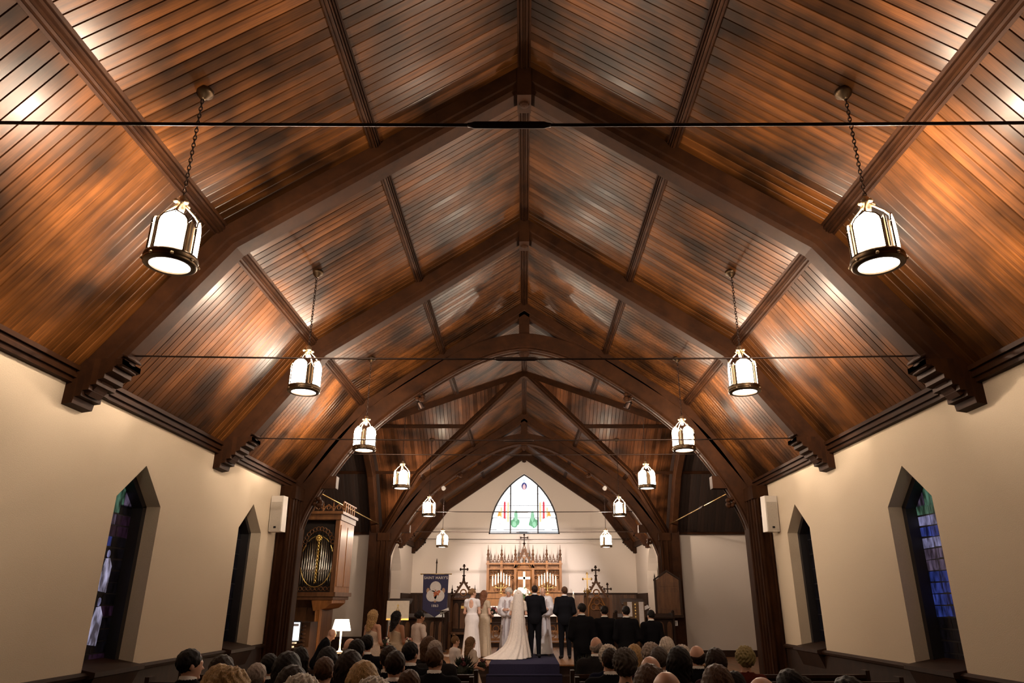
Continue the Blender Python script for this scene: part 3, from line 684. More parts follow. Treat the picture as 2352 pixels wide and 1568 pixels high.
for s, nm in ((-1, 'organ'), (1, 'hymn board')):
    t = empty('tie_rod', (s * 5.1, YC, 4.28)); tag(t, 'tie rod running into the transept on the %s side' % nm, 'tie rod', 'iron tie rods')
    m = MB(); m.tube([(0, -4.62, 0), (0, 4.62, 0)], .016, 8); m.obj('rod', BRASS, t, True)
    m = MB(); m.tube([(0, -.3, 0), (0, .3, 0)], .03, 8); m.obj('turnbuckle', IRON, t, True)

# ================================================================== LANTERNS
def lantern_parts():
    root = empty('pendant_lantern')
    R = .222
    m = MB(); m.lathe([(.165, .0), (.195, -.005), (.215, .006), (R, .03), (.205, .045), (R, .06), (.215, .085), (.165, .085), (.165, .0)], 28); m.f = m.f[:-2]; m.obj('base_ring', ANTIQUE, root, True)
    for k in range(8):
        a = 2 * PI * k / 8 + .2; m = MB(); m.ball((R * math.cos(a), R * math.sin(a), .03), .016, 6, 4); m.obj('stud', LBRASS, root)
    m = MB(); m.lathe([(.005, .005), (.12, .006), (.172, .016), (.172, .022), (.005, .022)], 24); m.obj('bottom_glass', LAMPB, root, True)
    for k in range(4):
        a = 2 * PI * k / 4; d = Vector((math.cos(a), math.sin(a), 0)); u = Vector((-math.sin(a), math.cos(a), 0))
        hw, h0, h1, h2 = .108, .085, .33, .435; prof = [(-hw, h0), (hw, h0), (hw, h1)] + [(hw * math.cos(t) , h1 + (h2 - h1) * math.sin(t) ** .9) for t in (.35, .75, 1.15)] + [(0, h2 + .015)] + [(-hw * math.cos(t), h1 + (h2 - h1) * math.sin(t) ** .9) for t in (1.15, .75, .35)] + [(-hw, h1)]
        poly = [d * .168 + u * p + Vector((0, 0, q)) for p, q in prof]
        m = MB(); m.prism(poly, d * .012); m.obj('glass_panel', LAMPG, root)
        # arched metal edge around the glass
        m = MB(); m.tube([d * .176 + u * p * 1.05 + Vector((0, 0, q + (.006 if q > h0 else 0))) for p, q in prof[2:]] , .008, 5); m.tube([d * .176 + u * hw * 1.05 + Vector((0, 0, h0)), d * .176 + u * hw * 1.05 + Vector((0, 0, h1))], .008, 5); m.tube([d * .176 - u * hw * 1.05 + Vector((0, 0, h0)), d * .176 - u * hw * 1.05 + Vector((0, 0, h1))], .008, 5); m.obj('panel_rim', ANTIQUE, root, True)
        a2 = a + PI / 4; d2 = Vector((math.cos(a2), math.sin(a2), 0)); u2 = Vector((-math.sin(a2), math.cos(a2), 0))
        m = MB(); m.prism([d2 * .178 - u2 * .044 + Vector((0, 0, .085)), d2 * .178 + u2 * .044 + Vector((0, 0, .085)), d2 * .178 + u2 * .040 + Vector((0, 0, .34)), d2 * .178 + Vector((0, 0, .40)), d2 * .178 - u2 * .040 + Vector((0, 0, .34))], d2 * .012)
        m.tube([d2 * .194 + Vector((0, 0, .085)), d2 * .194 + Vector((0, 0, .38))], .012, 6); m.obj('corner_post', ANTIQUE, root)
        m = MB(); m.tube([d * .176 + Vector((0, 0, .43)), d * .13 + Vector((0, 0, .50)), d * .07 + Vector((0, 0, .56)), d * .03 + Vector((0, 0, .60))], [.013, .011, .010, .010], 6); m.obj('arm', LBRASS, root, True)
        m = MB(); m.ball(d2 * .062 + Vector((0, 0, .615)), .022, 8, 6); m.obj('crown_ball', LBRASS, root, True)
    m = MB(); m.lathe([(.02, .50), (.035, .56), (.03, .60), (.055, .615), (.03, .635), (.04, .66), (.012, .70)], 12); m.obj('crown', LBRASS, root, True)
    return root
def link_mesh():
    m = MB(); m.ring((0, 0, 0), .014, .0045, 10, 5, 'y', 1, 1.9); return m.mesh('chain_link', IRON, True)
LINK = link_mesh()
lantern0 = lantern_parts(); used = [False]
LAMPS = [(5.39, 4.45, 0), (9.27, 4.45, 1), (13.15, 4.43, 2), (17.45, 4.36, 3), (22.75, 4.28, 4), (26.9, 3.62, 5)]
LN = ['nearest of all', 'second from the camera', 'third from the camera, before the great arch', 'fourth from the camera, just inside the great arch', 'fifth from the camera', 'farthest, beside the altar']
for (y, z, k) in LAMPS:
    for s, side, rz in ((-1, 'organ', -PI / 2 + .30), (1, 'hymn board', -PI / 4 + .12)):
        r = lantern0 if not used[0] else copy_tree(lantern0)
        base_children = list(r.children)
        used[0] = True
        X = s * 3.05
        r.location = (X, y, z); r.rotation_euler = (0, 0, rz + .5 * k * s)
        tag(r, 'glowing brass lantern, %s side, %s' % (nm if False else side, LN[k]), 'lantern', 'pendant lanterns')
        tag(r, kind='thing')
LANT = [o for o in COL.objects if o.name.startswith('pendant_lantern')]
for r in LANT:
    X, y, z = r.location
    ld = bpy.data.lights.new('lantern_bulb', 'POINT'); ld.energy = BULB_W; ld.color = (1, .79, .61); ld.shadow_soft_size = .035
    lo = bpy.data.objects.new('lantern_bulb', ld); COL.objects.link(lo); lo.parent = r; lo.location = (0, 0, .47)
    d = abs(y - YC)
    zt = roof_z(X) if (y < Y_ARCH or y > Y_CH or abs(X) < d) else roof_z(d)
    top = zt - z
    m = MB(); n = Vector((0, 0, 1))
    m.lathe([(.012, -.06), (.03, -.05), (.05, -.02), (.085, .0), (.09, .04), (.02, .05)], 14, (0, 0, top - .02)); m.obj('ceiling_canopy', ANTIQUE, r, True)
    if y < 10:
        zz = .705; i = 0
        while zz < top - .05:
            l = link('chain_link', LINK, r, Matrix.Translation((0, 0, zz)) @ Matrix.Rotation(i * PI / 2, 4, 'Z')); zz += .041; i += 1
    else:
        m = MB(); zz = .705; i = 0
        while zz < top - .05:
            m.ring((0, 0, zz), .014, .0045, 6, 4, 'y' if i % 2 else 'x', 1, 1.9); zz += .041; i += 1
        o = m.obj('chain', IRON, r)

# spotlights fixed to both arches
SPOTS = [(s_ * 2.95, Y_CH + .45, 5.62, (s_ * .6, Y_EAST - .3, 2.1), SPOT_W, 52, 'small round spotlight on the chancel arch, %s side') for s_ in (-1, 1)] + \
        [(s_ * 2.36, Y_ARCH + .46, 5.92, (s_ * -.1, 19.6, 1.0), SPOT_P, 58, 'dark spotlight hanging from the great nave arch, %s side') for s_ in (-1, 1)]
for (x, y, z, aimp, wt, ang, lb) in SPOTS:
    sd = 'organ' if x < 0 else 'hymn board'; s = -1 if x < 0 else 1
    t = empty('spotlight', (x, y, z)); tag(t, lb % sd, 'spotlight', 'arch spotlights')
    aim = Vector(aimp) - Vector(t.location); q = aim.to_track_quat('-Z', 'Y')
    hm = plain('spot_housing', (.5, .48, .46), .5) if y > 20 else IRON
    m = MB(); m.lathe([(.05, .16), (.07, .14), (.075, 0), (.085, -.02), (.07, -.02)], 14); o = m.obj('housing', hm, t, True); o.rotation_mode = 'QUATERNION'; o.rotation_quaternion = q
    m = MB(); m.lathe([(.01, -.022), (.066, -.022), (.066, -.026), (.01, -.026)], 14); o = m.obj('lens', glow('spot_lens', (1, .92, .85), 6), t); o.rotation_mode = 'QUATERNION'; o.rotation_quaternion = q
    m = MB(); m.tube([(0, 0, .05), (s * .05, -.15, .22)], .015, 6); m.obj('bracket', IRON, t)
    ld = bpy.data.lights.new('spot_beam', 'SPOT'); ld.energy = wt; ld.color = (1, .86, .80); ld.spot_size = math.radians(ang); ld.spot_blend = .8; ld.shadow_soft_size = .07
    lo = bpy.data.objects.new('spot_beam', ld); COL.objects.link(lo); lo.parent = t; lo.rotation_mode = 'QUATERNION'; lo.rotation_quaternion = q; lo.location = aim.normalized() * .05

# ================================================================== FURNISHINGS
def pointed_outline(w, h0, h1, n=7):
    """closed outline (x,z) of a pointed panel: half width w, springing h0, apex h1"""
    pts = [(-w, 0), (w, 0)]
    for i in range(n + 1):
        t = i / n; pts.append((w * math.cos(t * PI / 2) ** .8 if t < 1 else 0, h0 + (h1 - h0) * math.sin(t * PI / 2) ** 1.15))
    for i in range(n - 1, -1, -1):
        t = i / n; pts.append((-w * math.cos(t * PI / 2) ** .8, h0 + (h1 - h0) * math.sin(t * PI / 2) ** 1.15))
    return pts
def finial(mb, x, y, z, h, r):
    mb.lathe([(r, 0), (r, h * .22), (r * .45, h * .3), (r * 1.15, h * .38), (r * .8, h * .46), (r * .5, h * .55), (r * .75, h * .64), (r * .3, h * .74), (r * .12, h)], 6, (x, y, z))
def budded_cross(mb, x, y, z, h, w, t):
    """cross standing at z, height h, arm span w, bar half thickness t"""
    mb.box(x - t, x + t, y - t, y + t, z, z + h); za = z + h * .62
    mb.box(x - w / 2, x + w / 2, y - t * .95, y + t * .95, za - t, za + t)
    for (px, pz) in ((x - w / 2, za), (x + w / 2, za), (x, z + h)):
        mb.ball((px, y, pz), t * 1.7, 6, 4)
        for d in (-1, 1): mb.ball((px + (d * t * 1.3 if pz != za else 0), y, pz + (d * t * 1.3 if pz == za else -t * 1.6)), t * 1.1, 6, 4)

# ---- reredos behind the altar
RY = 32.25
rer = empty('reredos', (0, RY, Z_SANC)); tag(rer, 'carved golden oak reredos with pinnacles and central spire behind the altar', 'altarpiece')
z0 = -Z_SANC
def rpart(nm, f, mat=OAK, smooth=False):
    m = MB(); f(m); return m.obj(nm, mat, rer, smooth)
rpart('back_panel', lambda m: m.box(-1.58, 1.58, .18, .26, .0, 3.30 + z0))
for x in (-1.60, -1.0, -.39, .39, 1.0, 1.60):
    big = abs(x) != 1.0
    rpart('buttress', lambda m: (m.box(x - .055, x + .055, -.02, .2, 0, 3.42 + z0), m.box(x - .075, x + .075, -.04, .2, 2.05 + z0, 2.2 + z0)))
    rpart('pinnacle', lambda m: finial(m, x, .06, 3.42 + z0, .68, .06), OAKD)
rpart('cornice', lambda m: (m.box(-1.68, 1.68, -.06, .26, 3.26 + z0, 3.33 + z0), m.box(-1.64, 1.64, -.03, .26, 3.05 + z0, 3.10 + z0)))
rpart('ledge', lambda m: (m.box(-1.70, 1.70, -.22, .2, 2.10 + z0, 2.17 + z0), m.box(-1.66, 1.66, -.15, .2, 2.02 + z0, 2.10 + z0)))
for (xa, xb) in ((-1.54, -1.06), (-.94, -.45), (.45, .94), (1.06, 1.54)):
    n = 3; w = (xb - xa) / n
    for i in range(n):
        xc = xa + w * (i + .5)
        rpart('cresting', lambda m: (m.ring((xc, .05, 3.42 + z0), w * .32, .018, 10, 5, 'y'), m.tube([(xc - w / 2, .05, 3.35 + z0), (xc, .05, 3.56 + z0), (xc + w / 2, .05, 3.35 + z0)], .017, 5), finial(m, xc, .05, 3.52 + z0, .22, .028)), OAKD)
        rpart('tracery_roundel', lambda m: (m.ring((xc, .13, 2.93 + z0), w * .36, .02, 12, 5, 'y'), m.ring((xc, .13, 2.93 + z0), w * .16, .014, 8, 4, 'y'), m.ring((xc, .13, 2.74 + z0), w * .30, .016, 10, 4, 'y')), OAKD)
    for xc in (xa + (xb - xa) * .25, xa + (xb - xa) * .75):
        rpart('blind_arch', lambda m: m.tube([(xc - .11, .15, 2.2 + z0), (xc - .11, .15, 2.5 + z0), (xc - .07, .15, 2.6 + z0), (xc, .15, 2.68 + z0), (xc + .07, .15, 2.6 + z0), (xc + .11, .15, 2.5 + z0), (xc + .11, .15, 2.2 + z0)], .018, 5))
    for k in range(3):
        rpart('panel', lambda m: m.box(xa + .02, xb - .02, .12, .19, 1.62 + k * .14 + z0, 1.74 + k * .14 + z0))
rpart('niche', lambda m: m.prism([(px, .10, 2.17 + z0 + pz) for px, pz in pointed_outline(.30, .75, 1.12)], (0, .06, 0)))
rpart('niche_arch', lambda m: m.tube([(px * 1.06, .06, 2.17 + z0 + pz * 1.03) for px, pz in pointed_outline(.30, .75, 1.12)[1:]], .035, 6))
for s in (-1, 1):
    rpart('gable_side', lambda m: m.prism([(s * .46, -.02, 3.12 + z0), (s * .36, -.02, 3.12 + z0), (0, -.02, 3.78 + z0), (0, -.02, 3.98 + z0)], (0, .12, 0)), OAKD)
    for k in range(5):
        t = (k + .5) / 5; rpart('crocket', lambda m: m.ball((s * (.46 - .42 * t), .04, 3.16 + .80 * t + z0), (.035, .05, .035), 6, 4))
    rpart('spire_side', lambda m: m.prism([(s * .21, 0, 3.55 + z0), (s * .15, 0, 3.55 + z0), (0, 0, 4.06 + z0), (s * .02, 0, 4.12 + z0)], (0, .1, 0)), OAKD)
rpart('spire_tracery', lambda m: (m.ring((0, .05, 3.62 + z0), .09, .02, 10, 5, 'y'), m.box(-.018, .018, .02, .08, 3.25 + z0, 3.6 + z0)))
rpart('spire_cross', lambda m: (m.lathe([(.05, 0), (.03, .06), (.08, .1), (.03, .14)], 8, (0, .05, 4.06 + z0)), budded_cross(m, 0, .05, 4.16 + z0, .40, .30, .022)), DARKW)

# ---- altar, its cloth, cross, candelabra, flowers
alt = empty('altar_table', (0, 30.4, Z_SANC)); tag(alt, 'oak altar table standing before the reredos', 'altar')
m = MB(); m.box(-1.45, 1.45, -.35, .45, .92, 1.0); m.obj('table_top', OAK, alt)
for x in (-1.35, -.45, .45, 1.35):
    m = MB(); m.box(x - .05, x + .05, -.30, -.2, 0, .92); m.box(x - .05, x + .05, .3, .4, 0, .92); m.obj('leg', OAK, alt)
m = MB(); m.box(-1.35, 1.35, -.22, -.18, .1, .92); m.obj('front_panel', DARKW, alt)
ret = MB(); ret.box(-1.6, 1.6, 0, .35, 0, 2.03 - Z_SANC); ret.box(-1.66, 1.66, -.04, .35, 1.86 - Z_SANC, 2.05 - Z_SANC)
o = ret.obj('retable', OAK); o.location = (0, 31.6, Z_SANC); tag(o, 'golden oak retable shelf carrying the candelabra', 'shelf')
m = MB(); n = 40
m.box(-1.5, 1.5, -.40, .5, 1.0, 1.012)
vs = []; fs = []
for i in range(n + 1):
    x = -1.5 + 3 * i / n; y = -.40 - .012 * math.sin(i * 1.9); vs += [(x, -.40, 1.01), (x, y - .01, .80), (x, y - .016, .62)]
for i in range(n):
    for j in range(2): a = i * 3 + j; fs.append((a, a + 1, a + 4, a + 3))
m.add(vs, fs); o = m.obj('altar_cloth', WHITEC); o.location = (0, 30.4, Z_SANC); tag(o, 'white linen cloth hanging over the altar front', 'altar cloth')
ac = empty('altar_cross', (0, 31.75, 2.05)); tag(ac, 'bright brass cross standing at the middle of the altar shelf', 'cross')
m = MB(); m.lathe([(.14, 0), (.14, .03), (.09, .05), (.05, .12), (.03, .18)], 10); m.obj('base', BRASS, ac, True)
m = MB(); m.box(-.045, .045, -.02, .02, .16, .90); m.box(-.26, .26, -.02, .02, .58, .68); m.obj('cross_arms', plain('polished_silver', (.92, .88, .80), .45, 1.0, noise=.02), ac)
for s, nm in ((-1, 'bride'), (1, 'best man')):
    cd = empty('candelabrum', (s * 1.0, 31.72, 2.05)); tag(cd, 'seven branched brass candelabrum with white candles on the %s side' % nm, 'candelabrum', 'altar candelabra')
    m = MB(); m.lathe([(.13, 0), (.12, .03), (.05, .06), (.025, .12), (.035, .2), (.02, .3), (.02, .42)], 10); m.obj('stem', BRASS, cd, True)
    for k in range(7):
        x = (k - 3) * .12; zt = .46 - abs(k - 3) * .055
        m = MB(); m.tube([(0, 0, .22), (x * .5, 0, .20 + abs(x) * .1), (x, 0, zt - .06), (x, 0, zt)], .012, 6); m.lathe([(.012, -.02), (.035, 0), (.035, .012)], 8, (x, 0, zt)); m.obj('branch', BRASS, cd, True)
        m = MB(); m.lathe([(.030, 0), (.030, .36), (.006, .365)], 8, (x, 0, zt + .01)); cn = m.obj('candle', WAX, cd)
        m = MB(); m.lathe([(.003, 0), (.012, .018), (.008, .035), (.001, .06)], 6, (x, 0, zt + .378)); m.obj('flame', glow('candle_flame', (1, .78, .45), 12), cn)
def bouquet(label, loc, R, cols, leafcol, nf=14, nl=26, flat=1.0, ribbon=None, cat='bouquet', name='bouquet', group=None):
    t = empty(name, loc); tag(t, label, cat, group)
    m = MB(); rr = random.Random(int(abs(loc[0]) * 1000 + loc[1] * 10))
    for i in range(nl):
        a = rr.uniform(0, 2 * PI); e = rr.uniform(-.6, 1.3); d = Vector((math.cos(a) * math.cos(e), math.sin(a) * math.cos(e), math.sin(e) * flat)); u = d.cross(Vector((.3, .2, 1))).normalized() * R * .11
        c = d * R * .55; tip = d * R * rr.uniform(1.0, 1.35)
        n2 = d.cross(u).normalized() * .004
        m.add([c, c * .5 + tip * .5 + u, tip, c * .5 + tip * .5 - u, c * .5 + tip * .5 + n2 * 4], [(0, 1, 4), (1, 2, 4), (2, 3, 4), (3, 0, 4)])
    m.ball((0, 0, 0), (R * .62, R * .62, R * .62 * flat), 8, 6); m.obj('foliage', leafcol, t)
    for i in range(nf):
        a = rr.uniform(0, 2 * PI); e = rr.uniform(-.3, 1.4); d = Vector((math.cos(a) * math.cos(e), math.sin(a) * math.cos(e), math.sin(e) * flat)); c = d * R * .8; q = R * rr.uniform(.16, .26)
        m = MB(); m.ball(c, q, 7, 5)
        for k in range(5):
            b2 = 2 * PI * k / 5; u = d.orthogonal().normalized(); v = d.cross(u); m.ball(c + (u * math.cos(b2) + v * math.sin(b2)) * q * .75, q * .55, 5, 4)
        m.obj('bloom', cols[i % len(cols)], t, True)
    if ribbon:
        m = MB()
        for k in range(4):
            x = (k - 1.5) * R * .28; m.add([(x, -R * .5, -R * .4), (x + R * .2, -R * .52, -R * .4), (x + R * .25, -R * .6, -R * 1.4), (x + R * .12, -R * .56, -R * 2.4), (x - R * .06, -R * .58, -R * 2.4), (x + .02, -R * .6, -R * 1.4)], [(0, 1, 2, 5), (5, 2, 3, 4)])
        m.obj('ribbon', ribbon, t)
    return t
PETW = plain('white_petal', (.80, .78, .70), .7); PETP = plain('pink_petal', (.55, .25, .22), .7); PETD = plain('burgundy_petal', (.09, .012, .02), .7); PETC = plain('peach_petal', (.75, .48, .38), .7)
LEAF = plain('leaf_green', (.10, .17, .07), .6, noise=.3); LEAFD = plain('leaf_dark', (.018, .026, .014), .6, noise=.3)
bouquet('large white and green flower arrangement on the altar in front of the brass cross', (-.10, 30.55, 1.98), .40, [PETW, PETW, PETC], LEAF, 30, 46, .7, cat='flowers', name='flower_arrangement')
fa = [o for o in COL.objects if o.name == 'flower_arrangement'][0]
m = MB(); m.lathe([(.10, -.428), (.12, -.40), (.05, -.36), (.09, -.25), (.13, -.12), (.10, -.08)], 14); m.obj('vase', BRASS, fa, True)

# ---- altar rail
rl = empty('altar_rail', (0, 24.0, Z_SANC)); tag(rl, 'dark wooden altar rail with pierced golden tracery below', 'altar rail')
m = MB(); m.box(-3.4, 3.4, -.05, .05, .50, .56); m.obj('top_rail', DARKW, rl)
m = MB(); m.box(-3.4, 3.4, -.03, .03, .02, .10); m.obj('bottom_rail', OAK, rl)
for i in range(23):
    x = -3.3 + i * .30
    m = MB(); m.ring((x, 0, .37), .10, .016, 10, 5, 'y'); m.ring((x, 0, .20), .09, .014, 8, 4, 'y'); m.tube([(x - .15, 0, .1), (x - .15, 0, .5)], .014, 5); m.obj('tracery', OAK, rl)

# ---- banner on its pole
bn = empty('church_banner', (-2.64, 22.0, Z_PLAT)); tag(bn, 'dark blue embroidered banner lettered in white on a tall pole', 'banner')
BLUE = plain('banner_blue', (.028, .026, .075), .8, noise=.2, scale=40); EMB = plain('banner_white', (.62, .58, .55), .85, noise=.1, scale=40); EMBR = plain('banner_red', (.42, .12, .05), .8); EMBT = plain('banner_tan', (.40, .25, .16), .8)
zb = 2.50 - Z_PLAT
m = MB(); m.tube([(0, .05, 0), (0, .05, 2.45)], .016, 8); m.lathe([(.03, 0), (.02, .05), (.004, .14)], 8, (0, .05, 2.42)); m.lathe([(.20, 0), (.2, .03), (.04, .06)], 12, (0, .05, 0)); m.obj('pole', DARKW, bn, True)
m = MB(); m.tube([(-.44, .02, zb + .01), (.44, .02, zb + .01)], .012, 8); m.ball((-.45, .02, zb + .01), .022); m.ball((.45, .02, zb + .01), .022); m.obj('crossbar', BRASS, bn, True)
m = MB(); m.prism([(-.38, 0, zb), (.38, 0, zb), (.36, 0, zb - .98), (.16, 0, zb - 1.10), (0, 0, zb - 1.19), (-.16, 0, zb - 1.10), (-.36, 0, zb - .98)], (0, .012, 0)); cl = m.obj('cloth', BLUE, bn)
def text(s, size, loc, mat, parent, font_x=1.0, depth=.003):
    cu = bpy.data.curves.new('lettering', 'FONT'); cu.body = s; cu.size = size; cu.align_x = 'CENTER'; cu.align_y = 'CENTER'; cu.extrude = depth; cu.space_character = font_x; cu.offset = size * .012
    tmp = bpy.data.objects.new('lettering', cu); COL.objects.link(tmp)
    bpy.context.view_layer.update()
    me = bpy.data.meshes.new_from_object(tmp.evaluated_get(bpy.context.evaluated_depsgraph_get())); bpy.data.objects.remove(tmp)
    me.materials.clear(); me.materials.append(mat)
    o = link('lettering', me, parent); o.rotation_euler = (PI / 2, 0, 0); o.location = loc; return o
text("SAINT MARY'S", .105, (0, -.004, zb - .10), EMB, cl, 1.08); text('1863', .10, (0, -.004, zb - .88), EMB, cl, 1.1)
for (x, z, r) in ((0, -.36, .165), (-.10, -.60, .165), (.11, -.60, .165)):
    m = MB(); m.lathe([(r, 0), (r, .006), (r * .9, .009)], 24); o = m.obj('trefoil', EMB, cl); o.rotation_euler = (PI / 2, 0, 0); o.location = (x, -.001, zb + z)
for k in range(9):
    a = k * 2.4; m = MB(); r = .02 + .012 * (k % 3); m.ball((.02 + .012 * k * math.cos(a), -.012, zb - .52 + .012 * k * math.sin(a)), (r, .005, r), 7, 4); m.obj('embroidered_rose', EMBR, cl)
for (x, z) in ((-.22, -.46), (.24, -.46), (.0, -.74)):
    m = MB(); m.ball((x, -.002, zb + z), (.05, .005, .08 if x else .05), 8, 5); m.obj('embroidered_leaf', EMBT, cl)

# ---- gothic canopied seats either side of the sanctuary
def gothic_seat(x, label, tracery, top):
    t = empty('gothic_seat', (x, 23.2, Z_PLAT)); tag(t, label, 'chair')
    h = 1.45
    m = MB(); m.box(-.34, .34, .20, .26, 0, h); m.obj('back', DARKW if not tracery else OAKD, t)
    for s in (-1, 1):
        m = MB(); m.box(s * .36 - .04, s * .36 + .04, -.25, .27, 0, .75); m.box(s * .36 - .04, s * .36 + .04, .17, .27, .75, h); m.obj('side', OAKD, t)
        m = MB(); finial(m, s * .36, .22, h, .38, .04) if not tracery else budded_cross(m, s * .36, .22, h, .42, .22, .018) if s > 0 else finial(m, s * .36, .22, h, .3, .03); m.obj('pinnacle', DARKW, t)
        m = MB(); m.prism([(s * .38, .16, h - .02), (s * .30, .16, h - .02), (0, .16, h + .44), (0, .16, h + .56)], (0, .1, 0))
        for k in range(4): m.ball((s * (.36 - .085 * k), .2, h + .08 + .12 * k), .03, 6, 4)
        m.obj('gable_side', OAKD, t)
    m = MB(); m.ring((0, .18, h + .15), .09, .022, 12, 5, 'y'); m.obj('gable_tracery', OAK, t)
    if tracery:
        m = MB()
        for (rx, rz, rr_) in ((-.10, 1.18, .09), (.10, 1.18, .09), (0, 1.33, .09), (0, 1.15, .05)): m.ring((rx, .17, rz), rr_, .018, 12, 5, 'y')
        m.tube([(-.27, .17, .9), (-.25, .17, 1.2), (-.14, .17, 1.42), (0, .17, 1.52), (.14, .17, 1.42), (.25, .17, 1.2), (.27, .17, .9)], .025, 6); m.obj('back_tracery', OAK, t)
    else:
        for k in range(3):
            m = MB(); m.prism([(px - .22 + .22 * k, .17, .55 + pz) for px, pz in pointed_outline(.085, .55, .75, 4)], (0, .025, 0)); m.obj('panel', OAKD, t)
        m = MB(); m.box(-.06, .06, .155, .17, 1.13, 1.21); m.obj('plaque', GILT, t)
        m = MB(); m.box(-.36, .36, .12, .27, h - .06, h); m.obj('rail', OAKD, t)
    m = MB(); m.box(-.34, .34, -.25, .22, .40, .46); m.obj('seat', OAKD, t)
    m = MB(); m.tube([(0, .2, h + .5), (0, .2, h + .64)], [.05, .03], 6); m.ball((0, .2, h + .66), (.06, .06, .025), 8, 4); budded_cross(m, 0, .2, h + .64, top, .22, .02); m.obj('spire_cross', DARKW, t)
gothic_seat(-1.92, 'canopied gothic seat with small gilt plaque between banner and bridal party', False, .34)
gothic_seat(2.28, 'canopied gothic seat with traceried back beside the processional cross', True, .30)
pc = empty('processional_cross', (1.93, 22.55, Z_PLAT)); tag(pc, 'tall brass processional cross on a pole left of the traceried seat', 'cross')
m = MB(); m.tube([(0, 0, 0), (0, 0, 1.62)], .014, 8); m.lathe([(.15, 0), (.15, .03), (.03, .06)], 12); m.obj('pole', OAK, pc, True)
m = MB(); m.lathe([(.015, 0), (.05, .05), (.03, .1), (.055, .13), (.015, .18)], 8, (0, 0, 1.54)); m.ball((-.09, 0, 1.63), .035); m.ball((.09, 0, 1.63), .035); m.box(-.09, .09, -.012, .012, 1.615, 1.645); m.obj('knop', BRASS, pc, True)
m = MB(); budded_cross(m, 0, 0, 1.70, .46, .26, .017); m.obj('cross_head', BRASS, pc)
ps = empty('paschal_candle', (1.86, 28.0, Z_SANC)); tag(ps, 'single tall white candle on a stand right of the altar', 'candle')
m = MB(); m.lathe([(.16, 0), (.16, .04), (.03, .08), (.025, .5), (.045, .55), (.025, .6), (.025, .98), (.07, 1.02)], 10); m.obj('stand', OAK, ps, True)
m = MB(); m.lathe([(.035, 1.02), (.035, 1.44), (.01, 1.45)], 10); m.obj('candle', WAX, ps)
m = MB(); m.lathe([(.004, 1.45), (.012, 1.48), (.001, 1.53)], 6); m.obj('flame', MATS['candle_flame'], ps)

# ---- lecterns with hangings
def lectern(x, y, label, right):
    t = empty('lectern', (x, y, Z_PLAT)); tag(t, label, 'lectern')
    m = MB(); m.box(-.30, .30, -.1, .2, 0, .06); m.box(-.09, .09, 0, .14, .06, 1.15); m.obj('stand', DARKW, t)
    m = MB(); m.prism([(-.33, -.24, 1.27), (-.33, .26, 1.42), (-.33, .26, 1.38), (-.33, -.24, 1.23)], (.66, 0, 0)); m.obj('desk', DARKW, t)
    if not right:
        m = MB(); m.box(-.31, .31, -.262, -.25, .86, 1.36); h = m.obj('hanging', plain('cream_hanging', (.66, .60, .50), .85, noise=.05), t)
        m = MB(); m.box(-.31, .31, -.268, -.262, .855, .90); m.obj('gold_fringe', GILT, h)
        m = MB(); m.tube([(-.10, -.268, 1.0), (0, -.268, 1.2), (.10, -.268, 1.0), (-.10, -.268, 1.0)], .008, 5); m.ring((0, -.268, 1.07), .05, .006, 12, 5, 'y'); m.box(-.008, .008, -.272, -.262, 1.2, 1.27); m.box(-.03, .03, -.272, -.262, 1.23, 1.245); m.obj('emblem', GILT, h)
    else:
        m = MB(); m.box(-.29, .29, -.262, -.25, .70, 1.33); h = m.obj('hanging', plain('brocade', (.10, .055, .02), .6, noise=.6, scale=60), t)
        for x0 in (-.19, .13):
            m = MB(); m.box(x0, x0 + .13, -.268, -.262, .74 if x0 > 0 else .95, 1.33); m.obj('white_stripe', EMB, h)
        m = MB(); m.box(.13, .26, -.272, -.262, .66, .75); m.obj('gold_fringe', GILT, h)
        for k in range(7): m = MB(); m.ball((.03, -.266, .78 + .08 * k), (.022, .006, .028), 6, 4); m.obj('gold_motif', GILT, h)
lectern(-3.51, 21.0, 'lectern hung with a cream cloth bearing a gold emblem, near the left pier', False)
lectern(3.06, 21.0, 'lectern hung with dark brocade striped in white, on the right', True)

# ---- choir stalls (dark desks with open books)
def stall(x, y, w, label):
    t = empty('choir_stall', (x, y, Z_PLAT)); tag(t, label, 'choir stall')
    m = MB(); m.box(-w / 2, w / 2, 0, .05, 0, .92); m.obj('front_panel', DARKW, t)
    n = int(w / .22)
    for i in range(n):
        xc = -w / 2 + w * (i + .5) / n; m = MB(); m.prism([(xc + px, -.02, .12 + pz) for px, pz in pointed_outline(.075, .5, .66, 4)], (0, .02, 0)); m.obj('panel', OAKD, t)
    m = MB(); m.prism([(-w / 2, -.12, .90), (-w / 2, .25, 1.0), (-w / 2, .25, .96), (-w / 2, -.12, .86)], (w, 0, 0)); m.obj('book_rest', DARKW, t)
    for s in (-1, 1): m = MB(); m.box(s * w / 2 - .03, s * w / 2 + .03, -.1, .5, 0, 1.02); m.ball((s * w / 2, -.02, 1.05), .05); m.obj('end', DARKW, t)
    m = MB(); m.box(-w / 2, w / 2, .45, .85, .38, .43); m.box(-w / 2, w / 2, .85, .9, 0, .95); m.obj('bench', DARKW, t)
stall(-3.1, 22.4, 1.5, 'dark choir stall behind the blue banner'); stall(3.60, 22.4, 1.7, 'dark choir stall behind the striped lectern')
PAPER = plain('paper', (.75, .72, .68), .7)
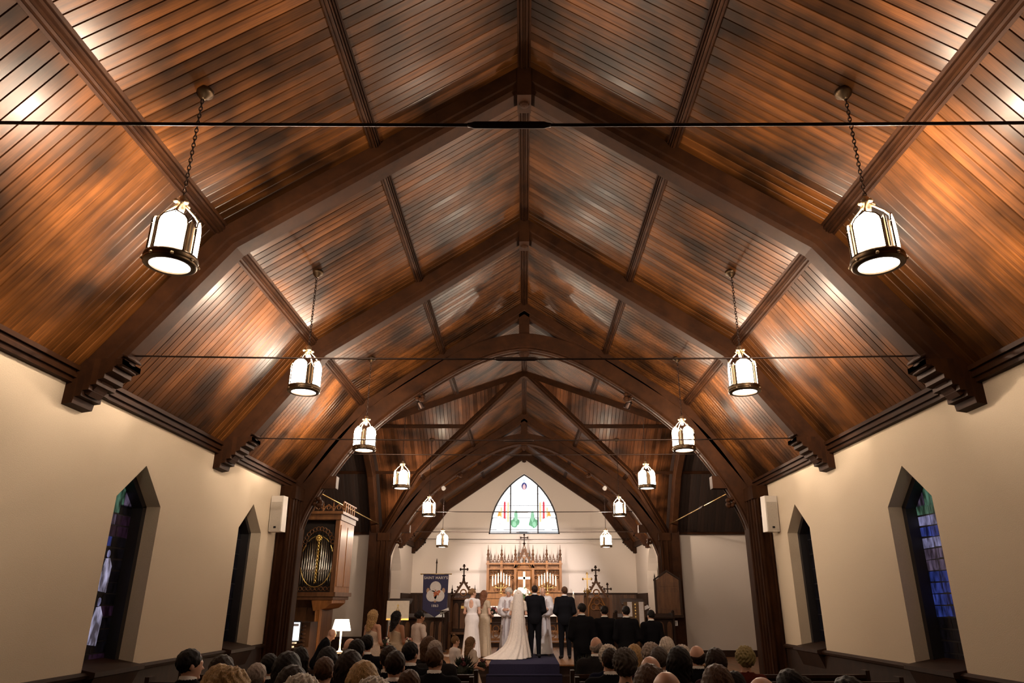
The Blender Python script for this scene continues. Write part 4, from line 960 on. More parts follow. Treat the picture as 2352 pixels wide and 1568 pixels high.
for i, (x, y, z, ry, lb) in enumerate(((-2.30, 21.6, 1.47, .35, 'open hymn book propped below the banner'), (3.32, 21.75, 1.54, .4, 'open hymn book on the right choir desk'), (3.52, 21.75, 1.54, .4, 'second open hymn book on the right choir desk, nearer the pier'))):
    t = empty('hymn_book', (x, y, z)); t.rotation_euler = (.5, -ry, 0); tag(t, lb, 'book')
    m = MB(); m.box(-.14, .14, -.09, .09, 0, .012); m.obj('cover', DARKW, t)
    for s in (-1, 1): m = MB(); m.prism([(0, -.085, .012), (s * .13, -.085, .02), (s * .13, -.085, .026), (0, -.085, .02)], (0, .17, 0)); m.obj('page', PAPER, t)
for (x, y, h, lb) in ((-2.35, 21.55, 1.12, 'dark stand under the open book below the banner'), (3.42, 21.85, 1.18, 'dark book stand beside the right pier')):
    t = empty('music_stand', (x, y, Z_PLAT)); tag(t, lb, 'music stand')
    m = MB(); m.tube([(0, 0, 0), (0, 0, h - .03)], .015, 8); m.obj('pole', IRON, t); m = MB(); m.lathe([(.16, 0), (.15, .02), (.02, .05)], 10); m.obj('base', IRON, t)
    m = MB(); m.box(-.2, .2, -.1, .1, h - .04, h - .025); m.obj('tray', IRON, t)

# ---- organ
org = empty('pipe_organ', (-5.25, 18.5, 0)); tag(org, 'wooden pipe organ case with silver pipes and gilt oval ornament', 'organ')
OW = wood('organ_oak', (.13, .044, .009), (.33, .128, .026), rough=.55, coat=.05, stretch=(10, 10, 1.5), var=.1, spec=.3)
def op(nm, f, mat=OW, smooth=False): m = MB(); f(m); return m.obj(nm, mat, org, smooth)
op('lower_case', lambda m: m.box(-1.35, .10, .55, 1.6, 0, 1.80), OAKD)
for k in range(4): op('lower_panel', lambda m: m.box(-1.25 + k * .34, -.97 + k * .34, .51, .55, .3, 1.6), OAKD)
op('base_cornice', lambda m: (m.box(-1.30, .55, -.10, 1.65, 1.86, 1.96), m.box(-1.24, .49, -.04, 1.6, 1.78, 1.86)), OAKD)
op('cove', lambda m: m.prism([(-.05, .0, 1.78), (.46, .0, 1.78), (.46, .0, 1.70), (.30, .0, 1.58), (.02, .0, 1.52)], (0, 1.4, 0)))
op('bracket_post', lambda m: (m.box(.06, .20, .02, .16, 0, 1.78), m.tube([(.08, .02, .3), (.08, .02, 1.7)], .02, 6), m.tube([(.18, .02, .3), (.18, .02, 1.7)], .02, 6)))
op('case_back', lambda m: m.box(-1.25, .46, .30, .36, 1.96, 3.78), GROOVE)
for x, w in ((-1.26, .05), (-.50, .055), (.44, .05)): op('stile', lambda m: m.box(x - w, x + w, -.02, .12, 1.96, 3.80), OAKD)
op('side_panel', lambda m: (m.box(.44, .50, .0, 1.55, 1.96, 3.80),))
for k in range(2): op('side_moulding', lambda m: m.box(.50, .515, .10 + k * .72, .74 + k * .72, 2.1, 3.6))
op('top_cornice', lambda m: (m.box(-1.36, .58, -.12, 1.62, 3.86, 3.93), m.box(-1.30, .53, -.06, 1.58, 3.72, 3.86)), OAKD)
for k in range(7):
    xc = -1.15 + k * .265
    op('cresting', lambda m: (m.tube([(xc - .13, -.06, 3.93), (xc - .08, -.06, 4.04), (xc, -.06, 4.10), (xc + .08, -.06, 4.04), (xc + .13, -.06, 3.93)], .016, 5), m.ring((xc, -.06, 4.02), .045, .012, 8, 4, 'y'), finial(m, xc + .13, -.06, 3.95, .24, .025)), OAKD)
for k in range(6): op('side_cresting', lambda m: (m.box(.535, .555, k * .24, k * .24 + .04, 3.93, 4.2), m.box(.535, .555, k * .24, k * .24 + .24, 4.17, 4.2)))
npipe = 15
for k in range(npipe):
    x = -.415 + .055 * k if False else -.41 + .80 * k / (npipe - 1) - .0
    big = 1 - abs(k - 7) / 7; r = .017 + .012 * big; zt = 2.95 + .55 * big
    if k == 7: continue
    op('pipe', lambda m: m.lathe([(.006, 2.12), (r * .8, 2.30), (r, 2.42), (r, zt)], 8, (x, .10, 0)), SILVER, True)
    op('pipe_mouth', lambda m: m.box(x - r * .8, x + r * .8, .07, .085, 2.44, 2.50), plain('bright_tin', (.85, .83, .78), .25, 1.0))
for k in range(5):
    x = -1.15 + .14 * k; op('pipe', lambda m: m.lathe([(.006, 2.1), (.03, 2.35), (.035, 2.45), (.035, 3.2 + .1 * (k % 3))], 8, (x, .14, 0)), SILVER, True)
    op('pipe_mouth', lambda m: m.box(x - .028, x + .028, .095, .11, 2.47, 2.53), GILT)
def ellipse_arc(m, cx, cz, rx, rz, a0, a1, r, y): m.tube([(cx + rx * math.cos(a0 + (a1 - a0) * i / 12), y, cz + rz * math.sin(a0 + (a1 - a0) * i / 12)) for i in range(13)], r, 6)
for (a0, a1) in ((PI * 1.08, PI * 1.92), (PI * .12, PI * .22), (PI * .78, PI * .88), (PI * .28, PI * .42), (PI * .58, PI * .72)):
    op('gilt_band', lambda m: ellipse_arc(m, -.02, 2.70, .41, .62, a0, a1, .012, .03), GILT, True)
op('gilt_band', lambda m: ellipse_arc(m, -.86, 2.55, .33, .42, PI * 1.1, PI * 1.9, .016, .03), GILT, True)
def twist(m):
    for ph in (0, PI):
        m.tube([(-.02 + .022 * math.cos(ph + t * .9), .06 + .022 * math.sin(ph + t * .9), 3.2 - .024 * t) for t in range(44)], .016, 5)
op('twisted_rod', twist, GILT, True)
def crest(m):
    for k in range(9): a = 2 * PI * k / 9; m.ball((-.02 + .06 * math.cos(a), .02, 3.27 + .06 * math.sin(a)), .032, 6, 4)
    m.ball((-.02, 0, 3.27), .045)
op('gilt_boss', crest, GILT, True)
for k in range(14):
    a = PI * k / 13; op('carved_scroll', lambda m: m.ring((-.02 + .36 * math.cos(a), .045, 3.08 + .42 * math.sin(a)), .05, .013, 8, 4, 'y'), OAKD)
for k in range(8):
    op('carved_scroll', lambda m: m.ring((-.38 + .105 * k, .045, 2.04), .045, .012, 8, 4, 'y'), OAKD)
# console with lit music screen
con = empty('organ_console', (-5.35, 16.9, 0)); tag(con, 'dark organ console with glowing screen below the organ case', 'organ console')
m = MB(); m.box(-.55, .50, .15, .75, 0, 1.30); m.obj('body', DARKW, con)
m = MB(); m.box(-.55, .50, -.30, .15, .68, .78); m.obj('keydesk', DARKW, con)
for k in range(2):
    m = MB(); m.box(-.30, .25, -.22 + .17 * k, -.08 + .17 * k, .79 + .07 * k, .82 + .07 * k); m.obj('keyboard', PAPER, con)
m = MB(); m.box(-.12, .28, .08, .11, .92, 1.30); sc = m.obj('screen', glow('console_screen', (.80, .86, 1.0), 1.3), con)
m = MB(); m.box(-.145, .305, .105, .13, .90, 1.325); m.obj('screen_bezel', BLACKM, sc)
m = MB(); m.box(.06, .26, .075, .08, 1.22, 1.27); m.obj('screen_shade', plain('screen_grey', (.35, .36, .42), .6), sc)
for k in range(6): m = MB(); m.ball((.38, .12, .82 + .08 * k), (.045, .045, .022), 8, 4); m.obj('stop_knob', DARKW, con)
# table with lamp
tb = empty('lamp_table', (-3.85, 16.5, 0)); tag(tb, 'small dark table carrying the lit lamp by the organ', 'table')
m = MB(); m.box(-.35, .35, -.25, .25, .66, .70); m.obj('table_top', DARKW, tb)
for sx in (-1, 1):
    for sy in (-1, 1): m = MB(); m.box(sx * .31 - .025, sx * .31 + .025, sy * .21 - .025, sy * .21 + .025, 0, .66); m.obj('leg', DARKW, tb)
tl = empty('table_lamp', (-4.03, 16.6, .70)); tag(tl, 'lit table lamp with white pleated shade by the organist', 'lamp')
m = MB(); m.lathe([(.09, 0), (.09, .02), (.03, .04), (.018, .1), (.018, .46)], 12); m.obj('base', PAPER, tl, True)
m = MB(); sh = []
m.lathe([(.205, .44), (.15, .67)], 24); m.f = m.f[:-2]; m.obj('shade', glow('lamp_shade', (1.0, .80, .58), 9.0), tl, True)
ld = bpy.data.lights.new('bulb', 'POINT'); ld.energy = 160; ld.color = (1, .66, .34); ld.shadow_soft_size = .04; lo = bpy.data.objects.new('bulb', ld); COL.objects.link(lo); lo.parent = tl; lo.location = (0, 0, .43)

# ---- hymn board on the right pier, notice, loudspeakers
hb = empty('hymn_board', (4.80, 24.72, 1.30)); hb.rotation_euler = (0, 0, -.08); tag(hb, 'gabled wooden hymn board hanging on the right chancel pier', 'hymn board')
m = MB(); m.prism([(-.40, 0, 0), (.40, 0, 0), (.40, 0, 1.10), (0, 0, 1.36), (-.40, 0, 1.10)], (0, .05, 0)); m.obj('backboard', OAKD, hb)
for k in range(6): m = MB(); m.box(-.33, .33, -.015, 0, .08 + k * .165, .22 + k * .165); m.obj('number_slat', OAKD, hb)
for s in (-1, 1):
    m = MB(); m.box(s * .41 - .035, s * .41 + .035, -.03, .06, -.03, 1.15); m.obj('frame_side', DARKW, hb)
    m = MB(); finial(m, s * .41, .015, 1.14, .2, .025); m.obj('pinnacle', DARKW, hb)
    m = MB(); m.prism([(s * .46, -.03, 1.08), (s * .46, -.03, 1.14), (0, -.03, 1.44), (0, -.03, 1.38)], (0, .08, 0)); m.obj('gable_rail', DARKW, hb)
m = MB(); m.box(-.46, .46, -.03, .06, -.06, .02); m.obj('frame_bottom', DARKW, hb)
nt_ = empty('paper_notice', (5.02, 25.05, .98)); tag(nt_, 'small white notice on the pier below the hymn board', 'notice')
m = MB(); m.box(-.1, .1, 0, .01, 0, .16); m.obj('sheet', PAPER, nt_)
m = MB(); m.box(.0, .07, -.003, 0, .03, .13); m.obj('printed_block', plain('notice_grey', (.30, .28, .27), .7), nt_)
for s in (-1, 1):
    sp = empty('loudspeaker', (s * 4.86, 14.02, 3.02), s * .12); tag(sp, 'slim white loudspeaker fixed beside the %s pier of the great arch' % ('left' if s < 0 else 'right'), 'loudspeaker', 'wall loudspeakers')
    SPW = plain('speaker_white', (.68, .64, .58), .5, noise=.03)
    m = MB(); m.prism([(-.125, -.02, 0), (.125, -.02, 0), (.125, -.06, .68), (-.125, -.06, .68)], (0, .2, 0)); m.obj('cabinet', SPW, sp)
    m = MB(); m.prism([(-.105, -.035, .02), (.105, -.035, .02), (.105, -.068, .56), (-.105, -.068, .56)], (0, .012, 0)); g = m.obj('grille', plain('speaker_grille', (.46, .42, .36), .7, noise=.3, scale=250), sp)
    m = MB(); m.box(-.025, .025, -.042, -.034, .06, .10); m.obj('badge', BLACKM, g)
    m = MB(); m.tube([(0, .15, .34), (0, .5, .34)], .02, 6); m.obj('bracket', IRON, sp)

# ---- pews
def pew_meshes():
    d = {}
    x0, x1 = .62, 4.2
    d['seat'] = MB().box(x0, x1, -.20, .22, .40, .44).mesh('seat', DARKW)
    m = MB(); m.prism([(x0, -.24, .42), (x0, -.20, .42), (x0, -.27, .86), (x0, -.31, .86)], (x1 - x0, 0, 0)); d['back'] = m.mesh('back', DARKW)
    d['top_rail'] = MB().box(x0, x1, -.325, -.255, .86, .90).mesh('top_rail', DARKW)
    m = MB(); m.prism([(x0 - .05, -.34, 0), (x0 - .05, .24, 0), (x0 - .05, .24, .45), (x0 - .05, .12, .62), (x0 - .05, -.10, .70), (x0 - .05, -.20, .95), (x0 - .05, -.34, .95)], (.05, 0, 0)); d['end_panel'] = m.mesh('end_panel', DARKW)
    m = MB(); m.box(x0, x1, -.345, -.315, .60, .63); d['book_rack'] = m.mesh('book_rack', DARKW)
    return d
PM = pew_meshes(); ROW0, DROW, NROW = 4.05, .82, 8
for k in range(NROW):
    for s in (-1, 1):
        t = empty('pew', (0, ROW0 + DROW * k, 0)); t.scale = (s, 1, 1)
        tag(t, 'dark wooden pew, %s row from the front on the %s of the aisle' % (ORD[NROW - 1 - k], 'left' if s < 0 else 'right'), 'pew', 'pews beside the aisle')
        for nm, me in PM.items(): link(nm, me, t)
        link('end_panel', PM['end_panel'], t, Matrix.Translation((3.63, 0, 0)))
RIB = plain('white_ribbon', (.70, .68, .66), .6)
for s in (-1, 1):
    t = bouquet('dark foliage with white ribbon tied to the front pew end on the %s' % ('left' if s < 0 else 'right'), (s * .84, 10.55, .84), .16, [PETD, LEAFD, PETD], LEAFD, 9, 110, 1.15, RIB, 'flowers', 'pew_flowers', 'aisle flowers')
    st_ = MB(); st_.tube([(0, 0, -.84), (0, 0, -.1)], .012, 6); st_.lathe([(.12, -.84), (.12, -.82), (.02, -.81)], 10); st_.obj('stand', IRON, t)


# ================================================================== PEOPLE
def surfnet(V, org_, h):
    I = V < 0; sh = tuple(n - 1 for n in V.shape)
    sl = lambda o: tuple(slice(o[a], o[a] + sh[a]) for a in range(3))
    offs = [(i, j, k) for i in (0, 1) for j in (0, 1) for k in (0, 1)]
    cnt = sum(I[sl(o)].astype(np.int8) for o in offs); mask = (cnt > 0) & (cnt < 8)
    cells = np.argwhere(mask); idx = -np.ones(sh, np.int64); idx[mask] = np.arange(len(cells))
    acc = np.zeros((len(cells), 3)); num = np.zeros(len(cells))
    for a in range(3):
        for o in offs:
            if o[a]: continue
            p = tuple(o); q = tuple(o[i] + (1 if i == a else 0) for i in range(3))
            va = V[sl(p)][mask]; vb = V[sl(q)][mask]; cr = (va < 0) != (vb < 0)
            t = np.where(cr, va / np.where(cr, va - vb, 1), 0)
            pos = np.tile(np.array(p, float), (len(cells), 1)); pos[:, a] += t
            acc += np.where(cr[:, None], pos, 0); num += cr
    verts = (cells + acc / num[:, None]) * h + org_
    faces = []
    for a in range(3):
        b_, c_ = (a + 1) % 3, (a + 2) % 3
        n = list(V.shape)
        s0 = [slice(None)] * 3; s1 = [slice(None)] * 3
        s0[a] = slice(0, n[a] - 1); s1[a] = slice(1, n[a])
        for t in (b_, c_): s0[t] = slice(1, n[t] - 1); s1[t] = slice(1, n[t] - 1)
        A = I[tuple(s0)]; B = I[tuple(s1)]
        for flip, M_ in ((False, A & ~B), (True, ~A & B)):
            e = np.argwhere(M_)
            if not len(e): continue
            e[:, b_] += 1; e[:, c_] += 1
            def cell(db, dc):
                x = e.copy(); x[:, b_] += db; x[:, c_] += dc; return idx[x[:, 0], x[:, 1], x[:, 2]]
            q = np.stack([cell(-1, -1), cell(0, -1), cell(0, 0), cell(-1, 0)], 1)
            faces.append(q[:, ::-1] if flip else q)
    return verts, np.concatenate(faces)
def rotm(yaw, pitch):
    return np.array(Matrix.Rotation(math.radians(yaw), 3, 'Z') @ Matrix.Rotation(math.radians(pitch), 3, 'X'))
class Field:
    def __init__(s): s.p = []; s.cut = []
    def cap(s, a, b, ra, rb=None, k=.025):
        a = np.array(a, float); b = np.array(b, float); rb = ra if rb is None else rb; r = max(ra, rb)
        def f(P):
            d = b - a; t = np.clip(((P - a) @ d) / max(1e-9, d @ d), 0, 1)
            return np.linalg.norm(P - a - t[..., None] * d, axis=-1) - (ra + (rb - ra) * t)
        s.p.append((f, np.minimum(a, b) - r, np.maximum(a, b) + r, k, 1)); return s
    def ell(s, c, r, k=.025, R=None, sub=False):
        c = np.array(c, float); r = np.array(r, float); m = r.max()
        def f(P):
            q = P - c
            if R is not None: q = q @ R
            k0 = np.linalg.norm(q / r, axis=-1); k1 = np.linalg.norm(q / (r * r), axis=-1)
            return k0 * (k0 - 1) / np.maximum(k1, 1e-6)
        s.p.append((f, c - m, c + m, k, -1 if sub else 1)); return s
    def fn(s, f, lo, hi, k=.02, sg=1): s.p.append((f, np.array(lo, float), np.array(hi, float), k, sg)); return s
    def mesh(s, name, h, grow=0.0):
        pos = [p for p in s.p if p[4] > 0]
        lo = np.min([p[1] for p in pos], 0) - grow - 3 * h; hi = np.max([p[2] for p in pos], 0) + grow + 3 * h
        n = np.ceil((hi - lo) / h).astype(int) + 1
        V = np.full(n, 5.0, np.float64); ax = [lo[i] + h * np.arange(n[i]) for i in range(3)]
        for f, l, u, k, sg in s.p:
            mrg = k + grow + 3 * h
            i0 = np.clip(np.floor((l - mrg - lo) / h).astype(int), 0, n); i1 = np.clip(np.ceil((u + mrg - lo) / h).astype(int) + 1, 0, n)
            if np.any(i1 <= i0): continue
            S_ = tuple(slice(a, b) for a, b in zip(i0, i1))
            P = np.stack(np.meshgrid(*[ax[i][S_[i]] for i in range(3)], indexing='ij'), -1)
            d = f(P); v = V[S_]
            if sg > 0:
                d = d - grow
                t = np.clip(.5 + .5 * (v - d) / k, 0, 1); V[S_] = v * (1 - t) + d * t - k * t * (1 - t)
            else: V[S_] = np.maximum(v, -d)
        if s.cut:
            P = np.stack(np.meshgrid(*ax, indexing='ij'), -1)
            for c in s.cut: V = np.maximum(V, c(P))
        V[0] = V[-1] = 5; V[:, 0] = V[:, -1] = 5; V[:, :, 0] = V[:, :, -1] = 5
        v, f = surfnet(V, lo, h)
        me = bpy.data.meshes.new(name); me.from_pydata(v.tolist(), [], f.tolist())
        me.polygons.foreach_set('use_smooth', np.ones(len(f), bool)); me.update(); return me

def skeleton(sex, sit, arms):
    f = sex == 'f'; k = {}
    sh = .165 if f else .19; dz = -.43 if sit else 0
    k['sh'] = sh; k['dz'] = dz; k['f'] = f
    k['hip'] = .09; hz = .92 + dz
    for s in (-1, 1):
        if sit: k['knee', s] = (s * .12, .43, .50); k['ank', s] = (s * .12, .44, .09); k['toe', s] = (s * .13, .60, .035)
        else: k['knee', s] = (s * .095, .025, .50); k['ank', s] = (s * .10, -.02, .085); k['toe', s] = (s * .125, .15, .032)
        k['shd', s] = (s * sh, -.01, 1.415 + dz)
        if sit: k['elb', s] = (s * (sh + .06), .02, 1.13 + dz); k['wri', s] = (s * .10, .25, 1.03 + dz)
        elif arms == 'down': k['elb', s] = (s * (sh + .06), -.03, 1.13); k['wri', s] = (s * (sh + .045), .05, .89)
        elif arms == 'front': k['elb', s] = (s * (sh + .06), -.01, 1.13); k['wri', s] = (s * .05, .20, .96)
        elif arms == 'hold': k['elb', s] = (s * (sh + .055), .0, 1.13); k['wri', s] = (s * .055, .24, 1.08)
        elif arms == 'book': k['elb', s] = (s * (sh + .07), .02, 1.14); k['wri', s] = (s * .09, .28, 1.16)
        elif arms == 'lean': k['elb', s] = (s * (sh + .05), .14, 1.08 + dz); k['wri', s] = (s * .12, .36, 1.04 + dz)
    return k
def torso(F, k, g=0.0):
    dz, f = k['dz'], k['f']
    F.ell((0, 0, .97 + dz), ((.168 if f else .16) + g, .115 + g, .12 + g), .05)
    F.ell((0, 0, 1.12 + dz), ((.122 if f else .148) + g, (.092 if f else .108) + g, .14 + g), .06)
    F.ell((0, 0, 1.29 + dz), ((.15 if f else .178) + g, (.102 if f else .118) + g, .165 + g), .05)
    if f:
        for s in (-1, 1): F.ell((s * .065, .08, 1.28 + dz), (.062 + g, .055 + g, .06 + g), .03)
    F.cap((-k['sh'] + .02, -.012, 1.42 + dz), (k['sh'] - .02, -.012, 1.42 + dz), (.05 if f else .06) + g, None, .05)
    F.cap((0, -.018, 1.42 + dz), (0, -.01, 1.49 + dz), .075 + g, .055 + g, .05)
def limbs(F, k, g=0.0, arm=(0, 1), leg=None):
    for s in (-1, 1):
        if arm:
            S_, E_, W_ = (np.array(k[n, s]) for n in ('shd', 'elb', 'wri'))
            r = .045 if k['f'] else .054
            u = min(1, arm[1] * 2); F.cap(S_, S_ + (E_ - S_) * u, r + g, r + g - .012 * u, .03)
            if arm[1] > .5: u = min(1, (arm[1] - .5) * 2); F.cap(E_, E_ + (W_ - E_) * u, r - .012 + g, r - .012 - .014 * u + g, .03)
        if leg:
            H_ = np.array((s * k['hip'], 0, .93 + k['dz'])); K_ = np.array(k['knee', s]); A_ = np.array(k['ank', s])
            F.cap(H_, K_, .085 + g, .06 + g, .04); F.cap(K_, A_, .058 + g, .038 + g, .03)
def hand(F, k, s):
    E_, W_ = np.array(k['elb', s]), np.array(k['wri', s]); d = (W_ - E_) / np.linalg.norm(W_ - E_)
    side = np.array((0, 0, 1.0)) if abs(d[2]) < .8 else np.array((0, 1.0, 0)); u = side - d * (side @ d); u /= np.linalg.norm(u)
    n = np.cross(d, u) * s; n = n if (n @ np.array((-s, 0, 0))) > 0 else -n
    F.cap(W_, W_ + d * .075, .024, .032, .02)
    for i in range(4):
        b0 = W_ + d * .085 + u * (i - 1.5) * .019; L = (.036, .042, .040, .030)[i]
        m1 = b0 + (d * .9 + n * .3) * L; m2 = m1 + (d * .5 + n * .8) * L * .9
        F.cap(b0, m1, .0095, .009, .006); F.cap(m1, m2, .009, .008, .006)
    t0 = W_ + d * .03 + u * .026; t1 = t0 + (d * .6 + u * .55 + n * .5) * .045; t2 = t1 + (d * .8 + n * .5) * .03
    F.cap(t0, t1, .012, .010, .008); F.cap(t1, t2, .010, .009, .006)
def head(F, k, R):
    pv = np.array((0, -.005, 1.545 + k['dz'])); q = lambda x, y, z: pv + R @ np.array((x, y, z))
    F.cap((0, -.018, 1.47 + k['dz']), q(0, -.005, .03), .054 if not k['f'] else .046, .05 if not k['f'] else .043, .03)
    F.ell(q(0, -.004, .115), (.073, .094, .092), .02, R); F.ell(q(0, .032, .06), (.056, .066, .085), .03, R)
    F.cap(q(0, .085, .085), q(0, .112, .055), .010, .014, .012)
    F.ell(q(0, .078, -.012), (.024, .022, .018), .015, R)
    for s in (-1, 1):
        F.ell(q(s * .074, -.008, .075), (.010, .022, .032), .008, R); F.ell(q(s * .030, .105, .087), (.017, .014, .011), .01, R, True)
        F.ell(q(s * .030, .086, .086), (.012, .012, .010), .004, R); F.cap(q(s * .012, .096, .107), q(s * .045, .082, .107), .009, .008, .01)
    F.cap(q(-.02, .092, .022), q(.02, .092, .022), .009, .009, .008)
MESHC = {}
def cached(key, fn):
    if key not in MESHC: MESHC[key] = fn()
    return MESHC[key]
def body_mesh(sex, sit, arms, yaw, pitch, h):
    k = skeleton(sex, sit, arms); F = Field(); torso(F, k); limbs(F, k, 0, (0, 1), True)
    for s in (-1, 1): F.cap(k['ank', s], k['toe', s], .042, .032, .03); hand(F, k, s)
    head(F, k, rotm(yaw, pitch)); return F.mesh('body', h)
def neck_hole(k, r=.060): return lambda P: -(np.linalg.norm((P - np.array((0, .02, 1.535 + k['dz']))) / np.array((1, 1.1, 1.0)), axis=-1) - r)
def jacket_mesh(sex, sit, arms, h):
    k = skeleton(sex, sit, arms); F = Field(); torso(F, k, .022); limbs(F, k, .020, (0, .96))
    if not sit: F.ell((0, -.0, .92), (.185, .135, .20), .05)
    hem = .46 if sit else .80
    F.cut.append(lambda P: hem - P[..., 2]); F.cut.append(neck_hole(k, .068)); return F.mesh('jacket', h)
def trousers_mesh(sex, sit, arms, h):
    k = skeleton(sex, sit, arms); F = Field(); F.ell((0, 0, .97 + k['dz']), (.175, .125, .12), .05); limbs(F, k, .014, None, True); F.cut.append(lambda P: .075 - P[..., 2]); F.cut.append(lambda P: P[..., 2] - (1.06 + k['dz'])); return F.mesh('trousers', h)
def shoe_mesh(sex, sit, arms, h):
    k = skeleton(sex, sit, arms); F = Field()
    for s in (-1, 1): F.cap(np.array(k['ank', s]) - (0, .03, .02), k['toe', s], .046, .038, .03)
    F.cut.append(lambda P: P[..., 2] - .095); F.cut.append(lambda P: -P[..., 2]); return F.mesh('shoes', h)
def skirt_fn(F, ztop, zhem, r0, r1, power=1.3, off=(0, 0), folds=11, amp=.05, xo=0.0, oy=1.0):
    def f(P):
        t = np.clip((ztop - P[..., 2]) / (ztop - zhem), 0, 1); cx = off[0] * t ** 2.6; cy = off[1] * t ** 2.6
        x = P[..., 0] - cx; y = (P[..., 1] - cy) / oy; r = r0 + (r1 - r0) * t ** power
        th = np.arctan2(y, x); rr = r * (1 + amp * t * np.sin(folds * th + 2.1 * np.sin(2 * th)))
        if xo: rr = rr * (1 + xo * t ** 3 * np.maximum(0, -np.cos(th)))
        d = (np.sqrt(x * x + y * y) - rr) * .75
        return np.maximum(d, np.maximum(P[..., 2] - ztop, zhem - P[..., 2]))
    m = max(r0, r1) * (1 + amp) * (1 + xo) + max(abs(off[0]), abs(off[1])); F.fn(f, (-m, -m, zhem), (m, m, ztop), .03)
def dress_mesh(sit, arms, style, hem, flare, h):
    k = skeleton('f', sit, arms); F = Field(); torso(F, k, .014); dz = k['dz']
    if sit:
        limbs(F, k, .028, None, True); limbs(F, k, .014, (0, .30)); F.cut.append(lambda P: .30 - P[..., 2]); F.cut.append(neck_hole(k, .085)); return F.mesh('dress', h)
    F.ell((0, 0, .92), (.192, .138, .22), .06); skirt_fn(F, 1.10, hem, .15, flare, 1.0)
    if style == 'strapless': F.cut.append(lambda P: P[..., 2] - (1.37 - .06 * np.abs(P[..., 0]) / .17))
    else:
        limbs(F, k, .014, (0, {'cap': .18, 'short': .30, 'long': .97}[style])); F.cut.append(neck_hole(k, .085))
        if style == 'cap': F.cut.append(lambda P: -(np.linalg.norm((P - np.array((0, -.14, 1.36))) / np.array((.075, .09, .13)), axis=-1) - 1) * .08)
    return F.mesh('dress', h)
def robe_mesh(arms, h):
    k = skeleton('m', False, arms); F = Field(); torso(F, k, .03); limbs(F, k, .04, (0, .94)); skirt_fn(F, 1.35, .04, .17, .27, 1.0, amp=.04)
    for s in (-1, 1):
        E_, W_ = np.array(k['elb', s]), np.array(k['wri', s]); F.cap(E_ - (0, 0, .04), W_ - (0, .03, .10), .07, .085, .04)
    F.cut.append(neck_hole(k, .066)); return F.mesh('robe', h)
def hair_mesh(style, h=.0085):
    F = Field(); side = lambda P: .8 * P[..., 1] - .6 * (P[..., 2] - .10) - .050
    def wavy(P): return .004 * np.sin(130 * P[..., 0] + 4 * np.sin(40 * P[..., 2])) * np.sin(90 * P[..., 1] + 30 * P[..., 2])
    if style == 's': F.ell((0, -.014, .118), (.084, .102, .097)); F.cut += [side, lambda P: .008 - P[..., 2] + .25 * np.maximum(0, P[..., 1] + .04)]
    elif style == 'bald':
        F.ell((0, -.016, .105), (.085, .101, .095)); F.cut += [lambda P: P[..., 2] - .118 - .02 * np.sin(30 * P[..., 0]), lambda P: P[..., 1] - .03, lambda P: .012 - P[..., 2]]
    elif style == 'curly':
        F.ell((0, -.016, .112), (.102, .116, .112)); F.cut += [side, lambda P: -.012 - P[..., 2]]
        F.cut.append(lambda P: -5 + 0 * P[..., 0])
    elif style == 'bob':
        F.ell((0, -.018, .105), (.094, .110, .112)); F.cap((-.068, -.02, .09), (-.075, -.01, -.03), .036, .03); F.cap((.068, -.02, .09), (.075, -.01, -.03), .036, .03); F.cap((0, -.06, .08), (0, -.075, -.045), .075, .06, .04); F.cut += [lambda P: .8 * P[..., 1] - .6 * (P[..., 2] - .09) - .058 - .0 * P[..., 0]]
    elif style in ('long', 'longwave'):
        F.ell((0, -.018, .108), (.090, .108, .106)); F.cap((0, -.07, .08), (0, -.105, -.20), .080, .066, .05)
        for s in (-1, 1): F.cap((s * .05, -.085, -.05), (s * .045, -.095, -.36), .042, .022, .04); F.cap((s * .07, -.02, .06), (s * .09, -.03, -.14), .034, .026, .03)
        F.cut.append(lambda P: .8 * P[..., 1] - .6 * (P[..., 2] - .09) - .056)
    elif style == 'bun':
        F.ell((0, -.012, .116), (.082, .100, .096)); F.ell((0, -.105, .10), (.052, .045, .05), .02); F.cut.append(lambda P: np.minimum(side(P), .0 * P[..., 0] + 5)); F.cut.append(lambda P: np.where(P[..., 1] > -.06, .035 - P[..., 2], .02 - P[..., 2]))
    elif style == 'topbun':
        F.ell((0, -.012, .116), (.082, .100, .096)); F.ell((0, -.05, .225), (.035, .035, .03), .02); F.cut += [side, lambda P: .02 - P[..., 2]]
    amp = {'curly': 2.6, 'long': 1.9, 'longwave': 2.2}.get(style, 1.2); base = F.p
    F.p = [((lambda P, f=f: f(P) + amp * wavy(P)), l, u, k, sg) for f, l, u, k, sg in base]
    return F.mesh('hair', h)
HAIRC = {'black': (.008, .006, .006), 'dkbrown': (.022, .011, .007), 'brown': (.085, .042, .022), 'grey': (.34, .28, .24), 'dkgrey': (.09, .075, .065), 'white': (.62, .56, .48), 'blond': (.42, .27, .12), 'olive': (.30, .24, .10), 'auburn': (.16, .065, .03), 'lightbrown': (.20, .11, .05)}
def hairmat(c): return plain('hair_' + c, HAIRC[c], .55, noise=.45, scale=30, stretch=(6, 6, 1), bump=.5, spec=.2)
SKIN = {'fair': plain('skin_fair', (.62, .36, .25), .5, noise=.06), 'tan': plain('skin_tan', (.42, .21, .12), .5, noise=.06)}
SUIT = {c: plain('suit_' + c, v, .9, noise=.15, scale=60, spec=.06) for c, v in {'black': (.008, .008, .010), 'charcoal': (.022, .020, .021), 'brown': (.035, .020, .014), 'plum': (.035, .010, .016), 'navy': (.010, .012, .028), 'red': (.09, .018, .012), 'cream': (.55, .48, .40)}.items()}
